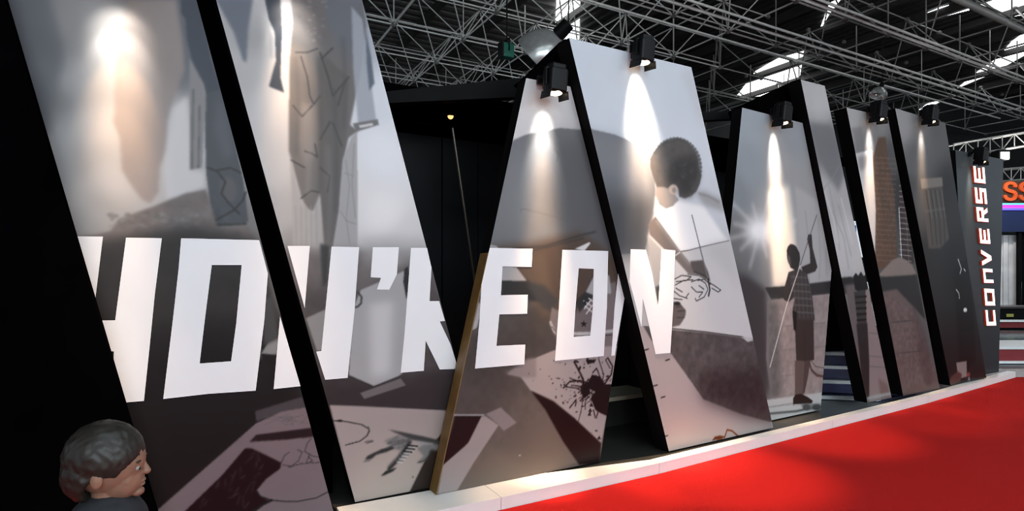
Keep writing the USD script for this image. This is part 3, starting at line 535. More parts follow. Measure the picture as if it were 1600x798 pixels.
LET = {
 '1': [[(112, 369), (161, 369.5), (147, 484)], [(197, 371), (253, 372), (242, 460), (234, 540), (225, 626), (189.5, 629), (177, 586), (178, 548.5), (165, 548.5), (150.5, 500.5), (180, 500)],
       ([(283, 372), (405, 375), (418.5, 427), (413, 500), (399.5, 610), (325, 615), (255, 623), (270, 500), (279, 420)], [(331, 414), (377.5, 414), (369, 505), (361, 564), (312, 567.5), (320, 500)]),
       [(437.5, 494), (469.5, 603), (427.5, 607.5)]],
 '2': [[(449, 384), (484, 384), (476, 481)], [(518, 385), (561, 386), (554, 483), (543, 590), (508, 593), (494, 549), (502, 548)],
       [(582.5, 386), (623, 386), (620, 428), (608, 452.5), (589, 452), (595, 434), (579, 433)],
       [(642, 387), (667, 387), (674, 418), (671, 470), (686, 470), (695, 501), (687, 502), (704, 538), (714, 570.5), (714, 576), (687, 577), (665, 532), (662, 579), (626, 582), (632, 520)]],
 '3': [[(765, 387), (832, 388.5), (830.5, 417), (785, 416), (782.5, 461), (824.5, 460), (823.5, 490), (780, 491), (775.5, 540), (820.5, 538), (819, 569), (742, 575.5), (749, 500), (752, 445)],
       ([(878.5, 390), (950, 392), (948, 480), (943, 556), (867, 563.5), (873, 480)], [(904, 419), (927.5, 420), (926, 480), (922, 524), (896, 526), (899, 480)]),
       [(966, 424), (990, 400), (976, 462), (960, 555), (955, 555.5), (960, 480)]],
 '4': [[(985, 389), (1009, 390), (1019, 428), (1028, 480), (1034, 389), (1055, 391), (1051.5, 480), (1047, 551), (1024, 553), (1004, 466), (1002, 511), (983.5, 440)]],
}
LABEL = {
 '1': ('tall leaning print panel at the left with the letters YO under a hanging beige garment', 'print panel'),
 '2': ('tall leaning print panel with hanging trousers above and the white letter U and apostrophe', 'print panel'),
 '3': ('right-leaning print panel with letters E O, a lower edge tinted brown as if warmly lit and ink splashes on paper', 'print panel'),
 '4': ('tallest left-leaning print panel showing a curly-haired boy painting with a brush, letter N', 'print panel'),
 '5': ('print panel of a standing boy in plaid shirt holding a long pole', 'print panel'),
 '6': ('narrow leaning print panel with crumpled white sheet, between the pole boy and the brick panel', 'print panel'),
 '7': ('leaning print panel with brown brick tower, beside the white-sheet panel', 'print panel'),
 '8': ('dark leaning print panel with a pale fluted column, second from the far end', 'print panel'),
 '9': ('dark grey upright end panel carrying vertical raised illuminated white lettering', 'sign panel')}
PAINT = {'1': paint1, '2': paint2, '3': paint3, '4': paint4, '5': paint5, '6': paint6, '7': paint7, '8': paint8, '9': paint9}
RES = {'1': .006, '2': .006, '3': .006, '4': .006, '5': .007, '6': .009, '7': .009, '8': .009, '9': .05}
PANEL = {}
for k in '123456789':
    pl, c4, th = PL[k]
    t = PANEL[k] = thing('print_panel' if k != '9' else 'sign_panel', *LABEL[k], group='leaning print panels of the stand' if k != '9' else None)
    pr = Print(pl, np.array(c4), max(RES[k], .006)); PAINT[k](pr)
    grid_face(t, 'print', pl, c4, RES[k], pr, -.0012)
    obj('board', slab(pl, outline(c4), th - .012, .012), M['black'], t)
    obj('face_sheet', slab(pl, outline(c4), .012, 0), M['black'], t)
    if k in LET: letters(t, pl, LET[k])
    if k == '3':                                        # brown strip on its lower left edge: warm light put into the colour
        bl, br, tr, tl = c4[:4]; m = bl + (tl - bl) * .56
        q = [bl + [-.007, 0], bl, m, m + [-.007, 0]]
        tag(obj('painted_edge_light', slab(pl, q, th + .004, -.002), M['edge'], t), 'brown strip standing for warm light on the lower edge')

# raised lettering of the end panel: (x, y) in a unit box, x along the reading direction
def bar(*r): return sbox(*r)
w = .2
GLYPH = {
 'C': unary_union([bar(0, 0, 1, w), bar(0, 1 - w, 1, 1), bar(0, 0, w + .04, 1)]),
 'O': sbox(0, 0, 1, 1).difference(sbox(w + .04, w, 1 - w - .04, 1 - w)),
 'N': unary_union([bar(0, 0, w + .04, 1), bar(1 - w - .04, 0, 1, 1), bar(0, 1 - w, 1, 1)]),
 'V': Polygon([(0, 1), (.26, 1), (.5, .36), (.74, 1), (1, 1), (.64, 0), (.36, 0)]),
 'E': unary_union([bar(0, 0, 1, w), bar(0, 1 - w, 1, 1), bar(0, .4, .92, .6), bar(0, 0, w + .04, 1)]),
 'R': unary_union([bar(0, 0, w + .04, 1), bar(0, 1 - w, 1, 1), bar(1 - w - .04, .42, 1, 1), bar(0, .38, 1, .58), Polygon([(.42, .45), (.7, .45), (1, 0), (.7, 0)])]),
 'S': unary_union([bar(0, 0, 1, w), bar(0, 1 - w, 1, 1), bar(0, .4, 1, .6), bar(0, .5, w + .04, 1), bar(1 - w - .04, 0, 1, .5)])}
M['signface'] = mat('signface', (0.9, 0.88, 0.85), 0.4, noise=0.02, scale=10, emit=(1.0, 0.93, 0.86), strength=0.75)
M['signside'] = mat('signside', (0.5, 0.03, 0.012), 0.4, noise=0.1, scale=10, emit=(1.0, 0.10, 0.03), strength=0.10)
boxes = [(1538.5, 508, 1553, 484), (1536.5, 477, 1551.5, 451), (1534.5, 442, 1549, 420), (1531.5, 415, 1546.5, 391), (1528.5, 381, 1544, 358), (1524, 347, 1541, 325), (1521.5, 319, 1539, 295), (1519.5, 287, 1536.5, 262)]
for ch, (u0, v0, u1, v1) in zip('CONVERSE', boxes):
    o, ex, ey = p9.sz(u1, v0), p9.sz(u1 - 2, v1), p9.sz(u0, v0 - 1)
    ex, ey = ex - o, ey - o; ey[1] *= .5
    g = affinity.affine_transform(GLYPH[ch], [ex[0], ey[0], ex[1], ey[1], o[0], o[1]])
    L_ = obj('letter', slab(p9, g, .006, -.030), M['signface'], PANEL['9'])
    g = g.union(affinity.translate(g, .016, -.006)).union(affinity.translate(g, .008, -.003))
    tag(obj('letter_side', slab(p9, g, .022, -.024), M['signside'], L_), 'red glowing side of the letter')

# ------------------------------------------------------------------ spotlights on arms
BEAMS = ((56, 30, .40, 1.0), (40, 24, 1.0, 1.0), (26, 18, 2.2, 1.0), (16, 13, 2.8, 1.0), (9, 9, 2.4, 1.0), (2.5, 8, 16.0, 1.0), (-4, 18, 8.0, .7))
CLOSE = ((50, 30, .13, 1.0), (33, 28, .55, 1.0), (20, 22, 2.0, 1.0), (11, 15, 3.4, 1.0), (6.5, 11, 4.0, 1.0), (1.5, 7, 12.0, 1.0), (-4, 18, 8.0, .7))
WIDE = tuple((a, h + (7 if h > 10 and a > 0 else 0), g * 1.25, f) for a, h, g, f in CLOSE)
def spotlight(name, pos, plane_n, intensity, label, size=1.0, arm=.3, light=True, color=(1.0, .64, .38), group=None, beams=BEAMS, lean=0.0):
    rz = math.degrees(math.atan2(plane_n[1], plane_n[0])) - 90           # local +y goes into the panel
    t = thing(name, label, 'spotlight', pos, rz, group)
    k = size
    tilt = 6.0                                                        # the head looks down and back at the panel
    body = cat(moved(rbox(.150 * k, .120 * k, .175 * k, .02 * k), (0, 0, 0)), moved(rbox(.120 * k, .10 * k, .05 * k, .015 * k), (0, 0, .095 * k)))
    obj('lamp_housing', moved(body, (0, 0, 0), rx=tilt), M['lampbody'], t, smooth=40)
    fins = cat(*[box((-.06 + .02 * i) * k, .066 * k, .01 * k, .005 * k, .022 * k, .13 * k) for i in range(7)])
    obj('heat_sink', moved(fins, (0, 0, 0), rx=tilt), M['lampbody'], t)
    for sx in (-1, 1): obj('barn_door', moved(moved(rbox(.006 * k, .13 * k, .06 * k, .0025 * k), (sx * .078 * k, 0, -.105 * k), ry=-sx * 10), (0, 0, 0), rx=tilt), M['lampbody'], t)
    lens = trimesh.creation.icosphere(3, .060 * k); lens.apply_scale((1, .9, .45)); lens.apply_translation((0, 0, -.082 * k))
    obj('lens', moved(lens, (0, 0, 0), rx=tilt), M['lens'], t)
    yoke = cat(box(-.088 * k, 0, .02 * k, .008 * k, .03 * k, .12 * k), box(.088 * k, 0, .02 * k, .008 * k, .03 * k, .12 * k), box(0, 0, .082 * k, .184 * k, .03 * k, .008 * k))
    obj('yoke', moved(yoke, (0, 0, 0), rx=tilt * .5), M['lampbody'], t)
    obj('arm', cat(path_tube([(0, 0, .10 * k), (-.02 * k, .07, .11 * k), (-.02 * k, arm - .012, .04 * k)], .016 * k, 10), box(-.02 * k, arm - .010, .04 * k, .09 * k, .018, .06 * k)), M['lampbody'], t, smooth=40)
    if light:
        src = Gf.Vec3d(0, math.sin(math.radians(tilt)) * .15 * k, -math.cos(math.radians(tilt)) * .15 * k)
        for n_, (ang, half, gain, sf) in enumerate(beams):              # cells of the lamp: degrees in from straight down, half-angle, gain
            L_ = UsdLux.SphereLight.Define(stage, f'{t.GetPath()}/light_{n_}')
            L_.CreateRadiusAttr(.02); L_.CreateIntensityAttr(float(intensity * SPOT * gain)); L_.CreateColorAttr(Gf.Vec3f(*(color if half < 20 else (1.0, .90, .80))))
            sh = UsdLux.ShapingAPI.Apply(L_.GetPrim()); sh.CreateShapingConeAngleAttr(float(half)); sh.CreateShapingConeSoftnessAttr(float(sf))
            d = Gf.Vec3d(lean, math.sin(math.radians(ang)), -math.cos(math.radians(ang)))
            q = Gf.Rotation(Gf.Vec3d(0, 0, -1), d).GetQuat()
            L_.AddTranslateOp().Set(src); L_.AddOrientOp(UsdGeom.XformOp.PrecisionDouble).Set(q)
    return t
def lamp_at(k, u, v, gap, intensity, label, size=1.0, **kw):
    pl = PL[k][0].back(-gap); s, z = pl.sz(u, v); p = pl.xyz((s, z))[0]
    return spotlight('spotlight', p, pl.n, intensity, label, size, arm=gap - .012, group='spotlights over the print panels', **kw)
S0 = 900.0
lamp_at('1', 178, -85, .30, S0 * 1.5, 'black spotlight over the hanging beige garment, above the top of the picture')
lamp_at('2', 470, -85, .30, S0 * 1.2, 'black spotlight over the hanging trousers, above the top of the picture')
lamp_at('3', 868, 126, .17, S0 * 2.2, 'black spotlight on the panel with the brown edge and letter E', beams=CLOSE)
lamp_at('4', 1006, 80, .11, S0 * 3.0, 'black spotlight on the top edge of the tallest panel above the curly-haired boy', beams=WIDE, lean=.16)
lamp_at('5', 1224, 178, .12, S0 * 2.0, 'black spotlight above the boy with the long pole', beams=CLOSE, lean=.08)
lamp_at('7', 1374, 174, .12, S0 * .85, 'black spotlight on top of the brick tower panel', beams=CLOSE, lean=.05)
lamp_at('8', 1455, 179, .12, S0 * .85, 'black spotlight on top of the dark fluted column panel', beams=CLOSE, lean=.05)
lamp_at('9', 1534, 243, .15, S0 * .5, 'black spotlight above the vertical illuminated lettering', beams=CLOSE)

# ------------------------------------------------------------------ black structure of the stand
def poly_slab(name, plane, uv, thick, m, parent=None, off=0.0): return obj(name, slab(plane, plane.pts(uv), thick, off), m, parent)
# black partition left of the first panel
q0 = Plane(t=3.62)
bp = [extend(q0, (7.5, 0), (243, 798), .0), extend(q0, (7.5, 0), (243, 798), 3.7)]
left = [bp[0] + [-3.2, 0], bp[0], bp[1], bp[1] + [-3.2, 0]]
t = thing('black_partition', 'plain matt black leaning partition at the far left edge of the stand', 'partition')
obj('board', slab(q0, left, .10), M['void'], t)
# gables: black boards between each right-leaning panel and the taller one over it
g1 = PL['3'][0].back(.16)
t = thing('gable_frame', 'black gable over the panel with the brown edge, rising to the tallest panel', 'frame')
poly_slab('gable_board', g1, [(812, 128), (822, 121), (884, 60), (912, 160), (900, 170), (820, 135)], .1, M['void'], t)
g2 = PL['5'][0].back(.16)
t = thing('gable_frame', 'black gable over the panel of the pole boy', 'frame')
poly_slab('gable_board', g2, [(1150, 172), (1160, 166), (1251, 123), (1290, 215), (1160, 200)], .1, M['void'], t)
t = thing('gap_shade_board', 'added black board standing for shade in the narrow gap between the two big left panels', 'board')  # black sheet put in for the darkness of the recess
ib = Plane(t=4.12); a, b = ib.sz(250, 400)[0], ib.sz(520, 400)[0]
obj('board', slab(ib, [(a, .08), (b, .08), (b, 3.0), (b - .45, 3.75), (a - .3, 3.75)], .03), M['void'], t)
# fascia beams behind the gaps
fb = Plane(t=4.35)
t = thing('fascia_beam', 'black fascia beam closing the gap between hanging trousers and brown-edged panel', 'beam')
poly_slab('beam_board', fb, [(560, 147), (838, 119), (838, 150), (560, 163)], .12, M['black'], t)
t = thing('fascia_beam', 'black fascia beam in the gap behind the tallest panel and the pole boy panel', 'beam')
poly_slab('beam_board', fb, [(1060, 178), (1170, 171), (1170, 184), (1060, 190)], .12, M['black'], t)
# inner walls and ceiling
bw = Plane(t=5.3)
t = thing('stand_interior', 'black inner back wall of the stand seen through the gaps', 'stand wall')
us = [330, 430, 520, 612, 691, 747, 822, 900, 985, 1075, 1168, 1250, 1296]
for i, (a, b) in enumerate(zip(us[:-1], us[1:])):
    s0, s1 = bw.sz(a, 420)[0], bw.sz(b, 420)[0]
    obj('wall_sheet', slab(bw, [(s0 + .006, 0.0), (s1 - .006, 0.0), (s1 - .006, 2.95), (s0 + .006, 2.95)], .04, .006 * (i % 2)), M['inner'], t)
obj('backing', slab(bw, [(bw.sz(330, 420)[0], 0), (bw.sz(1296, 420)[0], 0), (bw.sz(1296, 420)[0], 3.3), (bw.sz(330, 420)[0], 3.3)], .04, .06), M['void'], t)
cs0, cs1 = bw.sz(330, 420)[0], bw.sz(1296, 420)[0]
tp = Plane(t=4.48)
roofp = [tp.xyz((cs0, 0))[0][:2], tp.xyz((cs1 - .7, 0))[0][:2], bw.xyz((cs1 - .7, 0))[0][:2], bw.xyz((cs0, 0))[0][:2]]
m = trimesh.creation.extrude_polygon(Polygon(roofp), .06, engine='earcut'); m.apply_translation((0, 0, 3.07))
obj('inner_ceiling', m, M['void'], t)
# return wall left of the steps
rw = Plane(t=4.6)
t = thing('return_wall', 'black return wall standing beside the steps behind the pole boy', 'stand wall')
obj('wall_sheet', slab(rw, [tuple(rw.sz(1286, 549)), tuple(rw.sz(1318, 548)), tuple(rw.sz(1318, 300)), tuple(rw.sz(1286, 300))], .7), M['void'], t)
# leaning pole and small warm lamp inside
pp = Plane(t=4.75)
a, b = pp.xyz(pp.sz(707, 200))[0], pp.xyz(pp.sz(742, 440))[0]
b2 = b + (b - a) * ((.11 - b[2]) / (b[2] - a[2]))
t = thing('leaning_pole', 'slim dark metal pole leaning in the black gap under the small warm lamp', 'pole')
obj('pole', tube(a, b2, .012, 12), mat('poledark', (.11, .09, .07), .35, metal=.6, noise=.2, scale=9), t)
obj('pole_foot', tube(b2, b2 + (b - a) / np.linalg.norm(b - a) * .03, .017, 12), M['lampbody'], t)
q = pp.xyz(pp.sz(704, 181))[0]
t = thing('pendant_lamp', 'small warm glowing lamp hanging in the black gap', 'lamp', q)
obj('shade', lathe([(.0, .055), (.012, .055), (.016, .03), (.05, -.005), (.046, -.006), (.013, .025), (0, .03)], 20), M['lampbody'], t, smooth=40)
obj('bulb', moved(trimesh.creation.icosphere(2, .026), (0, 0, -.004)), M['bulb'], t, smooth=True)
obj('cord', tube((0, 0, .05), (0, 0, max(.1, 3.066 - q[2])), .004, 6), M['lampbody'], t)
# a pale low shelf between the E-O panel and the boy panel
sh = Plane(t=4.5)
a, b = sh.sz(935, 630), sh.sz(1022, 630)
t = thing('low_counter', 'pale low counter top in the dark gap between letter O and letter N', 'counter')
obj('counter_top', slab(sh, [(a[0], a[1]), (b[0], a[1]), (b[0], a[1] + .04), (a[0], a[1] + .04)], .42), mat('cream', (.62, .60, .46), .5, noise=.1, scale=6), t)
obj('counter_body', slab(sh, [(a[0] + .03, .0755), (b[0] - .03, .0755), (b[0] - .03, a[1]), (a[0] + .03, a[1])], .36, .04), M['deck'], t)

# ------------------------------------------------------------------ plinth, deck, carpet, floor
front = [ground(u, v, .09) for u, v in ((545, 826), (783, 776.5), (1030, 723), (1300.7, 655.6), (1450, 618.5), (1587, 580.5))]
front = np.array(front)
def inset(pts, w):
    out = []
    for i, p in enumerate(pts):
        d = pts[min(i + 1, len(pts) - 1)] - pts[max(i - 1, 0)]; d = d / np.linalg.norm(d); out.append(p + w[i] * np.array([-d[1], d[0]]))
    return np.array(out)
t = thing('plinth', 'low white plinth edge board running along the red carpet under the panels', 'plinth')
wid = [.36, .34, .10, .085, .085, .10]
inner_ = inset(front, wid)
for i in range(len(front) - 1):
    a, b, c, d = front[i], front[i + 1], inner_[i + 1], inner_[i]
    e = (b - a) / np.linalg.norm(b - a) * .002
    m = trimesh.creation.extrude_polygon(Polygon([a + e, b - e, c - e, d + e]), .09, engine='earcut'); obj('plinth_board', m, M['plinth'], t)
    cap = inset(front, [.012] * len(front))
    lip = trimesh.creation.extrude_polygon(Polygon([a - (cap[i] - a) * .25 + e, b - (cap[i + 1] - b) * .25 - e, cap[i + 1] - e, cap[i] + e]), .014, engine='earcut'); lip.apply_translation((0, 0, .0765))
    obj('plinth_lip', lip, M['plinth'], t)
back_ = [N2 * 6.2 + D2 * 12.0, N2 * 6.2 + D2 * .3]
deckp = Polygon(np.vstack([inner_ + [(0.0, .002)] , [N2 * 5.25 + D2 * 6.4, N2 * 5.25 + D2 * .9]]))
dk = Polygon(np.vstack([inner_[0:4] + N2 * .004, [N2 * 3.9 + D2 * 6.1, N2 * 5.25 + D2 * 6.0, N2 * 5.25 + D2 * .7]]))
m = trimesh.creation.extrude_polygon(dk.buffer(0), .075, engine='earcut')
t = thing('stand_deck', 'dark olive deck board behind the white plinth edge', 'platform'); obj('deck_board', m, M['deck'], t)
# carpet in front of the plinth up to its far end
ce = front[-1] + (front[-1] - front[-2]) / np.linalg.norm(front[-1] - front[-2]) * .02
fr = np.vstack([front[0] - N2 * .16 - D2 * 3.6, front[0] - N2 * .16, front - N2 * .006, [ce]])
carp = Polygon(np.vstack([fr, [(30, 9.6), (30, -6), (-6, -6), (-6, fr[0][1] - 1.0)]]))
m = trimesh.creation.extrude_polygon(carp.buffer(0), .006, engine='earcut')
tag(obj('carpet', m, M['carpet']), 'bright red carpet along the front of the stand', 'carpet')
struct('floor', box(15, 22, -.02, 90, 70, .03), M['floor'])

# steps behind the panels
M['nosing'] = mat('nosing', (.85, .86, .85), .4, noise=.08, scale=20)
M['riser'] = mat('riser', (.055, .056, .125), .35, noise=.2, scale=6)
t = thing('steps', 'dark blue steps with pale nosings behind the pole boy and white-sheet panels', 'stairs')
sd = np.array([1.0, -.20]); sd /= np.linalg.norm(sd); sn = np.array([-sd[1], sd[0]])
o = np.array([(1306 - CU) / FPX * 7.30, 7.30])
for k in range(4):
    z = .03 + .145 * k; f0 = o + sn * .31 * k
    A, B = f0 - sd * .55, f0 + sd * 1.15
    keep = Polygon([N2 * 4.03 + D2 * 5.9, N2 * 4.03 + D2 * 9.5, N2 * 5.22 + D2 * 9.5, N2 * 5.22 + D2 * 5.9])
    pg = Polygon([A, B, B + sn * (1.4 - .31 * k), A + sn * (1.4 - .31 * k)]).intersection(keep)
    m = trimesh.creation.extrude_polygon(pg, z - .02 if k else .012, engine='earcut')
    if k: m = trimesh.creation.extrude_polygon(pg, .145 - .002, engine='earcut'); m.apply_translation((0, 0, z - .145 + .001))
    obj('riser', m, M['riser'], t)
    pg = Polygon([A - sn * .012, B - sn * .012, B + sn * .03, A + sn * .03]).intersection(keep)
    m = trimesh.creation.extrude_polygon(pg, .042, engine='earcut'); m.apply_translation((0, 0, z - .022)); obj('nosing', m, M['nosing'], t)

# ------------------------------------------------------------------ the hall's roof: double-layer space frame, deck, panes
H = 8.6; ZB = EYE + H; CELL = .308 * H; DEPTH = CELL * .72
N0 = np.array([-.2094 * H, 2.479 * H]); A3, B3 = D2 * CELL, N2 * CELL
def uvz(p): return CU + FPX * p[0] / p[1], CV - FPX * (p[2] - EYE) / p[1]
def seen(p, q):
    for x in (0, .5, 1):
        r = p * (1 - x) + q * x
        if r[1] > 3:
            u, v = uvz(r)
            if -60 < u < 1660 and -60 < v < 260: return True
    return False
GIRDERS = ((1078, 12, .055), (1100, 8, .045), (1258, 0, .055), (1276, -2, .045), (1500, 0, .11), (930, 4, .04))
members = []
def add(kind, p, q, r, m='tube'):
    p, q = np.asarray(p, float), np.asarray(q, float)
    if seen(p, q) and max(p[1], q[1]) < 36: members.append((kind, p, q, r, r / max(1, (p[1] + q[1]) / 2), m))
Bn = lambda i, j: np.append(N0 + i * A3 + j * B3, ZB)
Tn = lambda i, j: np.append(N0 + (i + .5) * A3 + (j + .5) * B3, ZB + DEPTH)
up = np.array([0, 0, .17])
for i in range(-6, 22):
    for j in range(-5, 16):
        b, t_ = Bn(i, j), Tn(i, j); far = i >= 4; m_ = 'tube_shaded' if far else 'tube'  # right side of the frame takes the darker copy as its shade
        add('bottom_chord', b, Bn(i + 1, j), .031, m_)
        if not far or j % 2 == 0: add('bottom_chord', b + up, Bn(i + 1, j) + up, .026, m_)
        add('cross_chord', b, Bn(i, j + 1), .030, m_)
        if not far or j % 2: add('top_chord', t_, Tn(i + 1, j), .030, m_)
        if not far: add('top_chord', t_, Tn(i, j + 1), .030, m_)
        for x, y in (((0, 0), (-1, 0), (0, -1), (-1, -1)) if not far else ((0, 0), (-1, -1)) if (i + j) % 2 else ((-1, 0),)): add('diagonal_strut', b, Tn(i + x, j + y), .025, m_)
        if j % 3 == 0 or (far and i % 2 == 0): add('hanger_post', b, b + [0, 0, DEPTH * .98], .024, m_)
for u, v, r in GIRDERS:                                 # long girders running with the stand
    y = FPX * (ZB - .12 - EYE) / (CV - v); p = np.array([(u - CU) / FPX * y, y, ZB - .12])
    for k in range(-3, 9):
        a = p + np.append(D2, 0) * 3.1 * k; add('girder_chord', a, a + np.append(D2, 0) * 3.1, r, 'tube' if u < 1400 else 'tube_shaded')
members.sort(key=lambda m: -m[4])
t = thing('space_frame', 'pale grey tubular space frame under the hall roof', 'roof truss')
many = {}
for kind, p, q, r, k, m_ in members: many.setdefault(kind, []).append((p, q, r, m_))
for kind, lst in many.items():
    n = min(90, len(lst))
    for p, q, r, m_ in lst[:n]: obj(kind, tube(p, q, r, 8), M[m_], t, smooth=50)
    for mk in ('tube', 'tube_shaded'):
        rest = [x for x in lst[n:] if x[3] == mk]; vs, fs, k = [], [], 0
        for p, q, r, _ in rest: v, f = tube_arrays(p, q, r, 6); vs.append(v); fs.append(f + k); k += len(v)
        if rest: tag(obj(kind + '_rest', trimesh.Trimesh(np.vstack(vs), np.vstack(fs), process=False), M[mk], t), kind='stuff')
nod = []
for i in range(-6, 22):
    for j in range(-5, 16):
        for p in (Bn(i, j), Tn(i, j)):
            if seen(p, p + [.01, 0, 0]) and p[1] < 36: nod.append(p)
nod.sort(key=lambda p: p[1])
for p in nod[:120]: obj('node_joint', moved(trimesh.creation.icosphere(1, .10), p), M['node'], t, smooth=True)
if nod[120:]: tag(obj('node_joint_rest', cat(*[moved(trimesh.creation.icosphere(1, .10), p) for p in nod[120:]]), M['node'], t), kind='stuff')
# deck with ribs
ZD = ZB + DEPTH + .55
def ribbed(poly_o, ax, ay, nx, ny, pitch, depth, tilt=0.0):
    """Corrugated sheet: ribs run along ax; ny metres wide in ribs along ay."""
    n = int(ny / pitch); prof = []
    for k in range(n):
        y = k * pitch; prof += [(y, 0), (y + .42 * pitch, 0), (y + .5 * pitch, depth), (y + .92 * pitch, depth)]
    prof = np.array(prof); m = len(prof)
    a = np.column_stack([poly_o[0] + prof[:, 0] * ay[0], poly_o[1] + prof[:, 0] * ay[1], ZD + prof[:, 1]])
    b = a + [ax[0] * nx, ax[1] * nx, tilt]
    i = np.arange(m - 1); f = np.stack([i, i + 1, i + 1 + m, i + m], 1)
    return np.vstack([a, b]), f
split = Plane(p=ground(905, 424.99)[:2] * 0 + at(912, 20, FPX * (ZD - EYE) / (CV - 20))[:2], q=at(912, 20, FPX * (ZD - EYE) / (CV - 20))[:2] + N2)
sp = split.o
dS = float(sp @ D2)
# right-hand deck, ribs running into the depth
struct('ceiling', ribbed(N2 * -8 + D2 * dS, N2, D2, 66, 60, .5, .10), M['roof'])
# left-hand deck, ribs along the stand
M['roof_lit'] = mat('roof_lit', (.15, .147, .138), .6, noise=.25, scale=.6)  # paler copy of the roof sheet, stands for light on the left deck
struct('ceiling', ribbed(N2 * -8 + D2 * (dS - 40), D2, N2, 39.9, 66, .55, .12), M['roof_lit'])
# purlins under the deck
t = thing('roof_purlins', 'dark brown roof beams under the ribbed roof deck', 'roof beams')
for k in range(-6, 17):
    o = N0 + (k + .02) * A3; a, b = o - 7 * B3, o + 16 * B3
    m = box(0, 0, 0, .22, np.linalg.norm(b - a), .30); m = moved(m, (*((a + b) / 2), ZD - .17), rz=math.degrees(math.atan2(N2[1], N2[0])) - 90)
    obj('purlin', m, M['purlin'], t)
# daylight panes set in the roof
wn = 0
def pane(uv, m='pane', drop=.06):
    global wn
    wn += 1; pts = []
    for u, v in uv:
        y = FPX * (ZD - drop - EYE) / (CV - v); pts.append(((u - CU) / FPX * y, y))
    g = Polygon(pts).buffer(0); x = trimesh.creation.extrude_polygon(g, .03, engine='earcut'); x.apply_translation((0, 0, ZD - drop))
    struct(f'window_{wn}', x, M[m])
pane([(866, 62), (905, 62), (908, -40), (872, -40)])
pane([(1277, 56), (1296, 22), (1318, -6), (1300, -6), (1293, 14)])
pane([(1150, 152), (1180, 112), (1215, 92), (1258, 80), (1250, 118), (1230, 138), (1198, 150)])
pane([(1496, 138), (1528, 112), (1560, 90), (1580, 66), (1602, 50), (1602, 86), (1548, 116)])
pane([(1425, 180), (1445, 165), (1470, 150), (1466, 168), (1440, 182)])
pane([(1400, 40), (1470, 12), (1500, 4), (1515, 16), (1450, 32)])
pane([(1530, 6), (1552, -12), (1620, -20), (1620, 22), (1580, 26)])
# unseen roof lights over the aisle, added to light the stand from above
for k, (s, tt, L_, W_) in enumerate(((1.0, -3.6, 9, 2.2), (12.0, -3.6, 9, 2.2))):
    c = D2 * s + N2 * tt; wn += 1
    m = moved(box(0, 0, 0, L_, W_, .03), (*c, ZD - .3), rz=math.degrees(math.atan2(D2[1], D2[0])))
    struct(f'window_{wn}', m, M['hallfill'])
# unseen glowing end wall behind the camera, added as frontal fill light
for k in range(7):
    s_, t_ = -7.5 + 3.4 * k, -15.0; wn += 1; c = D2 * s_ + N2 * t_
    m = moved(box(0, 0, 0, 3.2, .05, 6.0), (*c, 6.2), rz=math.degrees(math.atan2(D2[1], D2[0])))
    struct(f'window_{wn}', m, M['hallfill'])
# far gable wall of the hall
yw = 36.5
gp = [at(u, v, yw) for u, v in ((560, 160), (1180, 175), (1380, 200), (1435, 182), (1500, 140), (1600, 92), (1760, 20), (1760, 440), (560, 440))]
g = Polygon([(p[0], p[2]) for p in gp]); m = trimesh.creation.extrude_polygon(g.buffer(0), .4, engine='earcut')
v = m.vertices.copy(); m.vertices = np.column_stack([v[:, 0], yw + v[:, 2], v[:, 1]]); m.fix_normals()
struct('wall_far', m, M['hallwall'])

# high-bay reflector lamps and the green floodlight
def high_bay(u, v, y, R, label, ry=0, rx=0, rz=0):
    p = at(u, v, y); t = thing('high_bay_lamp', label, 'lamp', p)
    turn = lambda m: moved(m, (0, 0, 0), rx=rx, ry=ry, rz=rz)
    prof = [(R * .98, -R * .64), (R, -R * .62), (R * .97, -R * .35), (R * .84, 0), (R * .58, R * .34), (R * .30, R * .52), (0, R * .56), (0, R * .54), (R * .28, R * .50), (R * .55, R * .32), (R * .81, 0), (R * .945, -R * .35), (R * .98, -R * .64)]
    obj('reflector', turn(lathe(prof, 36)), M['silver'], t, smooth=40)
    obj('lamp_bulb', turn(lathe([(0, -R * .62), (R * .16, -R * .56), (R * .22, -R * .35), (R * .12, 0), (0, .3 * R)], 18)), M['silver'], t, smooth=40)
    obj('gear_box', turn(lathe([(0, R * 1.15), (R * .26, R * 1.12), (R * .28, R * .55), (0, R * .5)], 18)), M['lampbody'], t, smooth=40)
    top = trimesh.transformations.rotation_matrix(math.radians(rx), (1, 0, 0)); top = trimesh.transformations.rotation_matrix(math.radians(ry), (0, 1, 0)) @ top
    h = (trimesh.transformations.rotation_matrix(math.radians(rz), (0, 0, 1)) @ top @ np.array([0, 0, R * 1.12, 1]))[:3]
    obj('hanger', tube(h, (h[0], h[1], ZD + .04 - p[2]), .015, 6), M['lampbody'], t)
high_bay(856, 72, 16.5, .74, 'large silvery bell reflector lamp above the gable of the tallest panel', ry=48, rx=24)
high_bay(1374, 143, 25.0, .36, 'small silvery reflector lamp high above the brick tower panel', ry=20)
p = at(792, 80, 16.0); t = thing('floodlight', 'green boxy floodlight hanging from the space frame', 'lamp', p, 28)
obj('housing', rbox(.34, .26, .40, .03), M['green'], t, smooth=30); obj('bezel', moved(rbox(.05, .30, .46, .015), (-.19, 0, 0)), M['lampbody'], t, smooth=30)
obj('bracket', cat(box(0, .15, .15, .04, .015, .34), box(0, -.15, .15, .04, .015, .34), box(0, 0, .32, .04, .315, .015)), M['lampbody'], t)
obj('hanger', tube((0, 0, .32), (0, 0, ZD + .04 - p[2]), .02, 6), M['lampbody'], t)

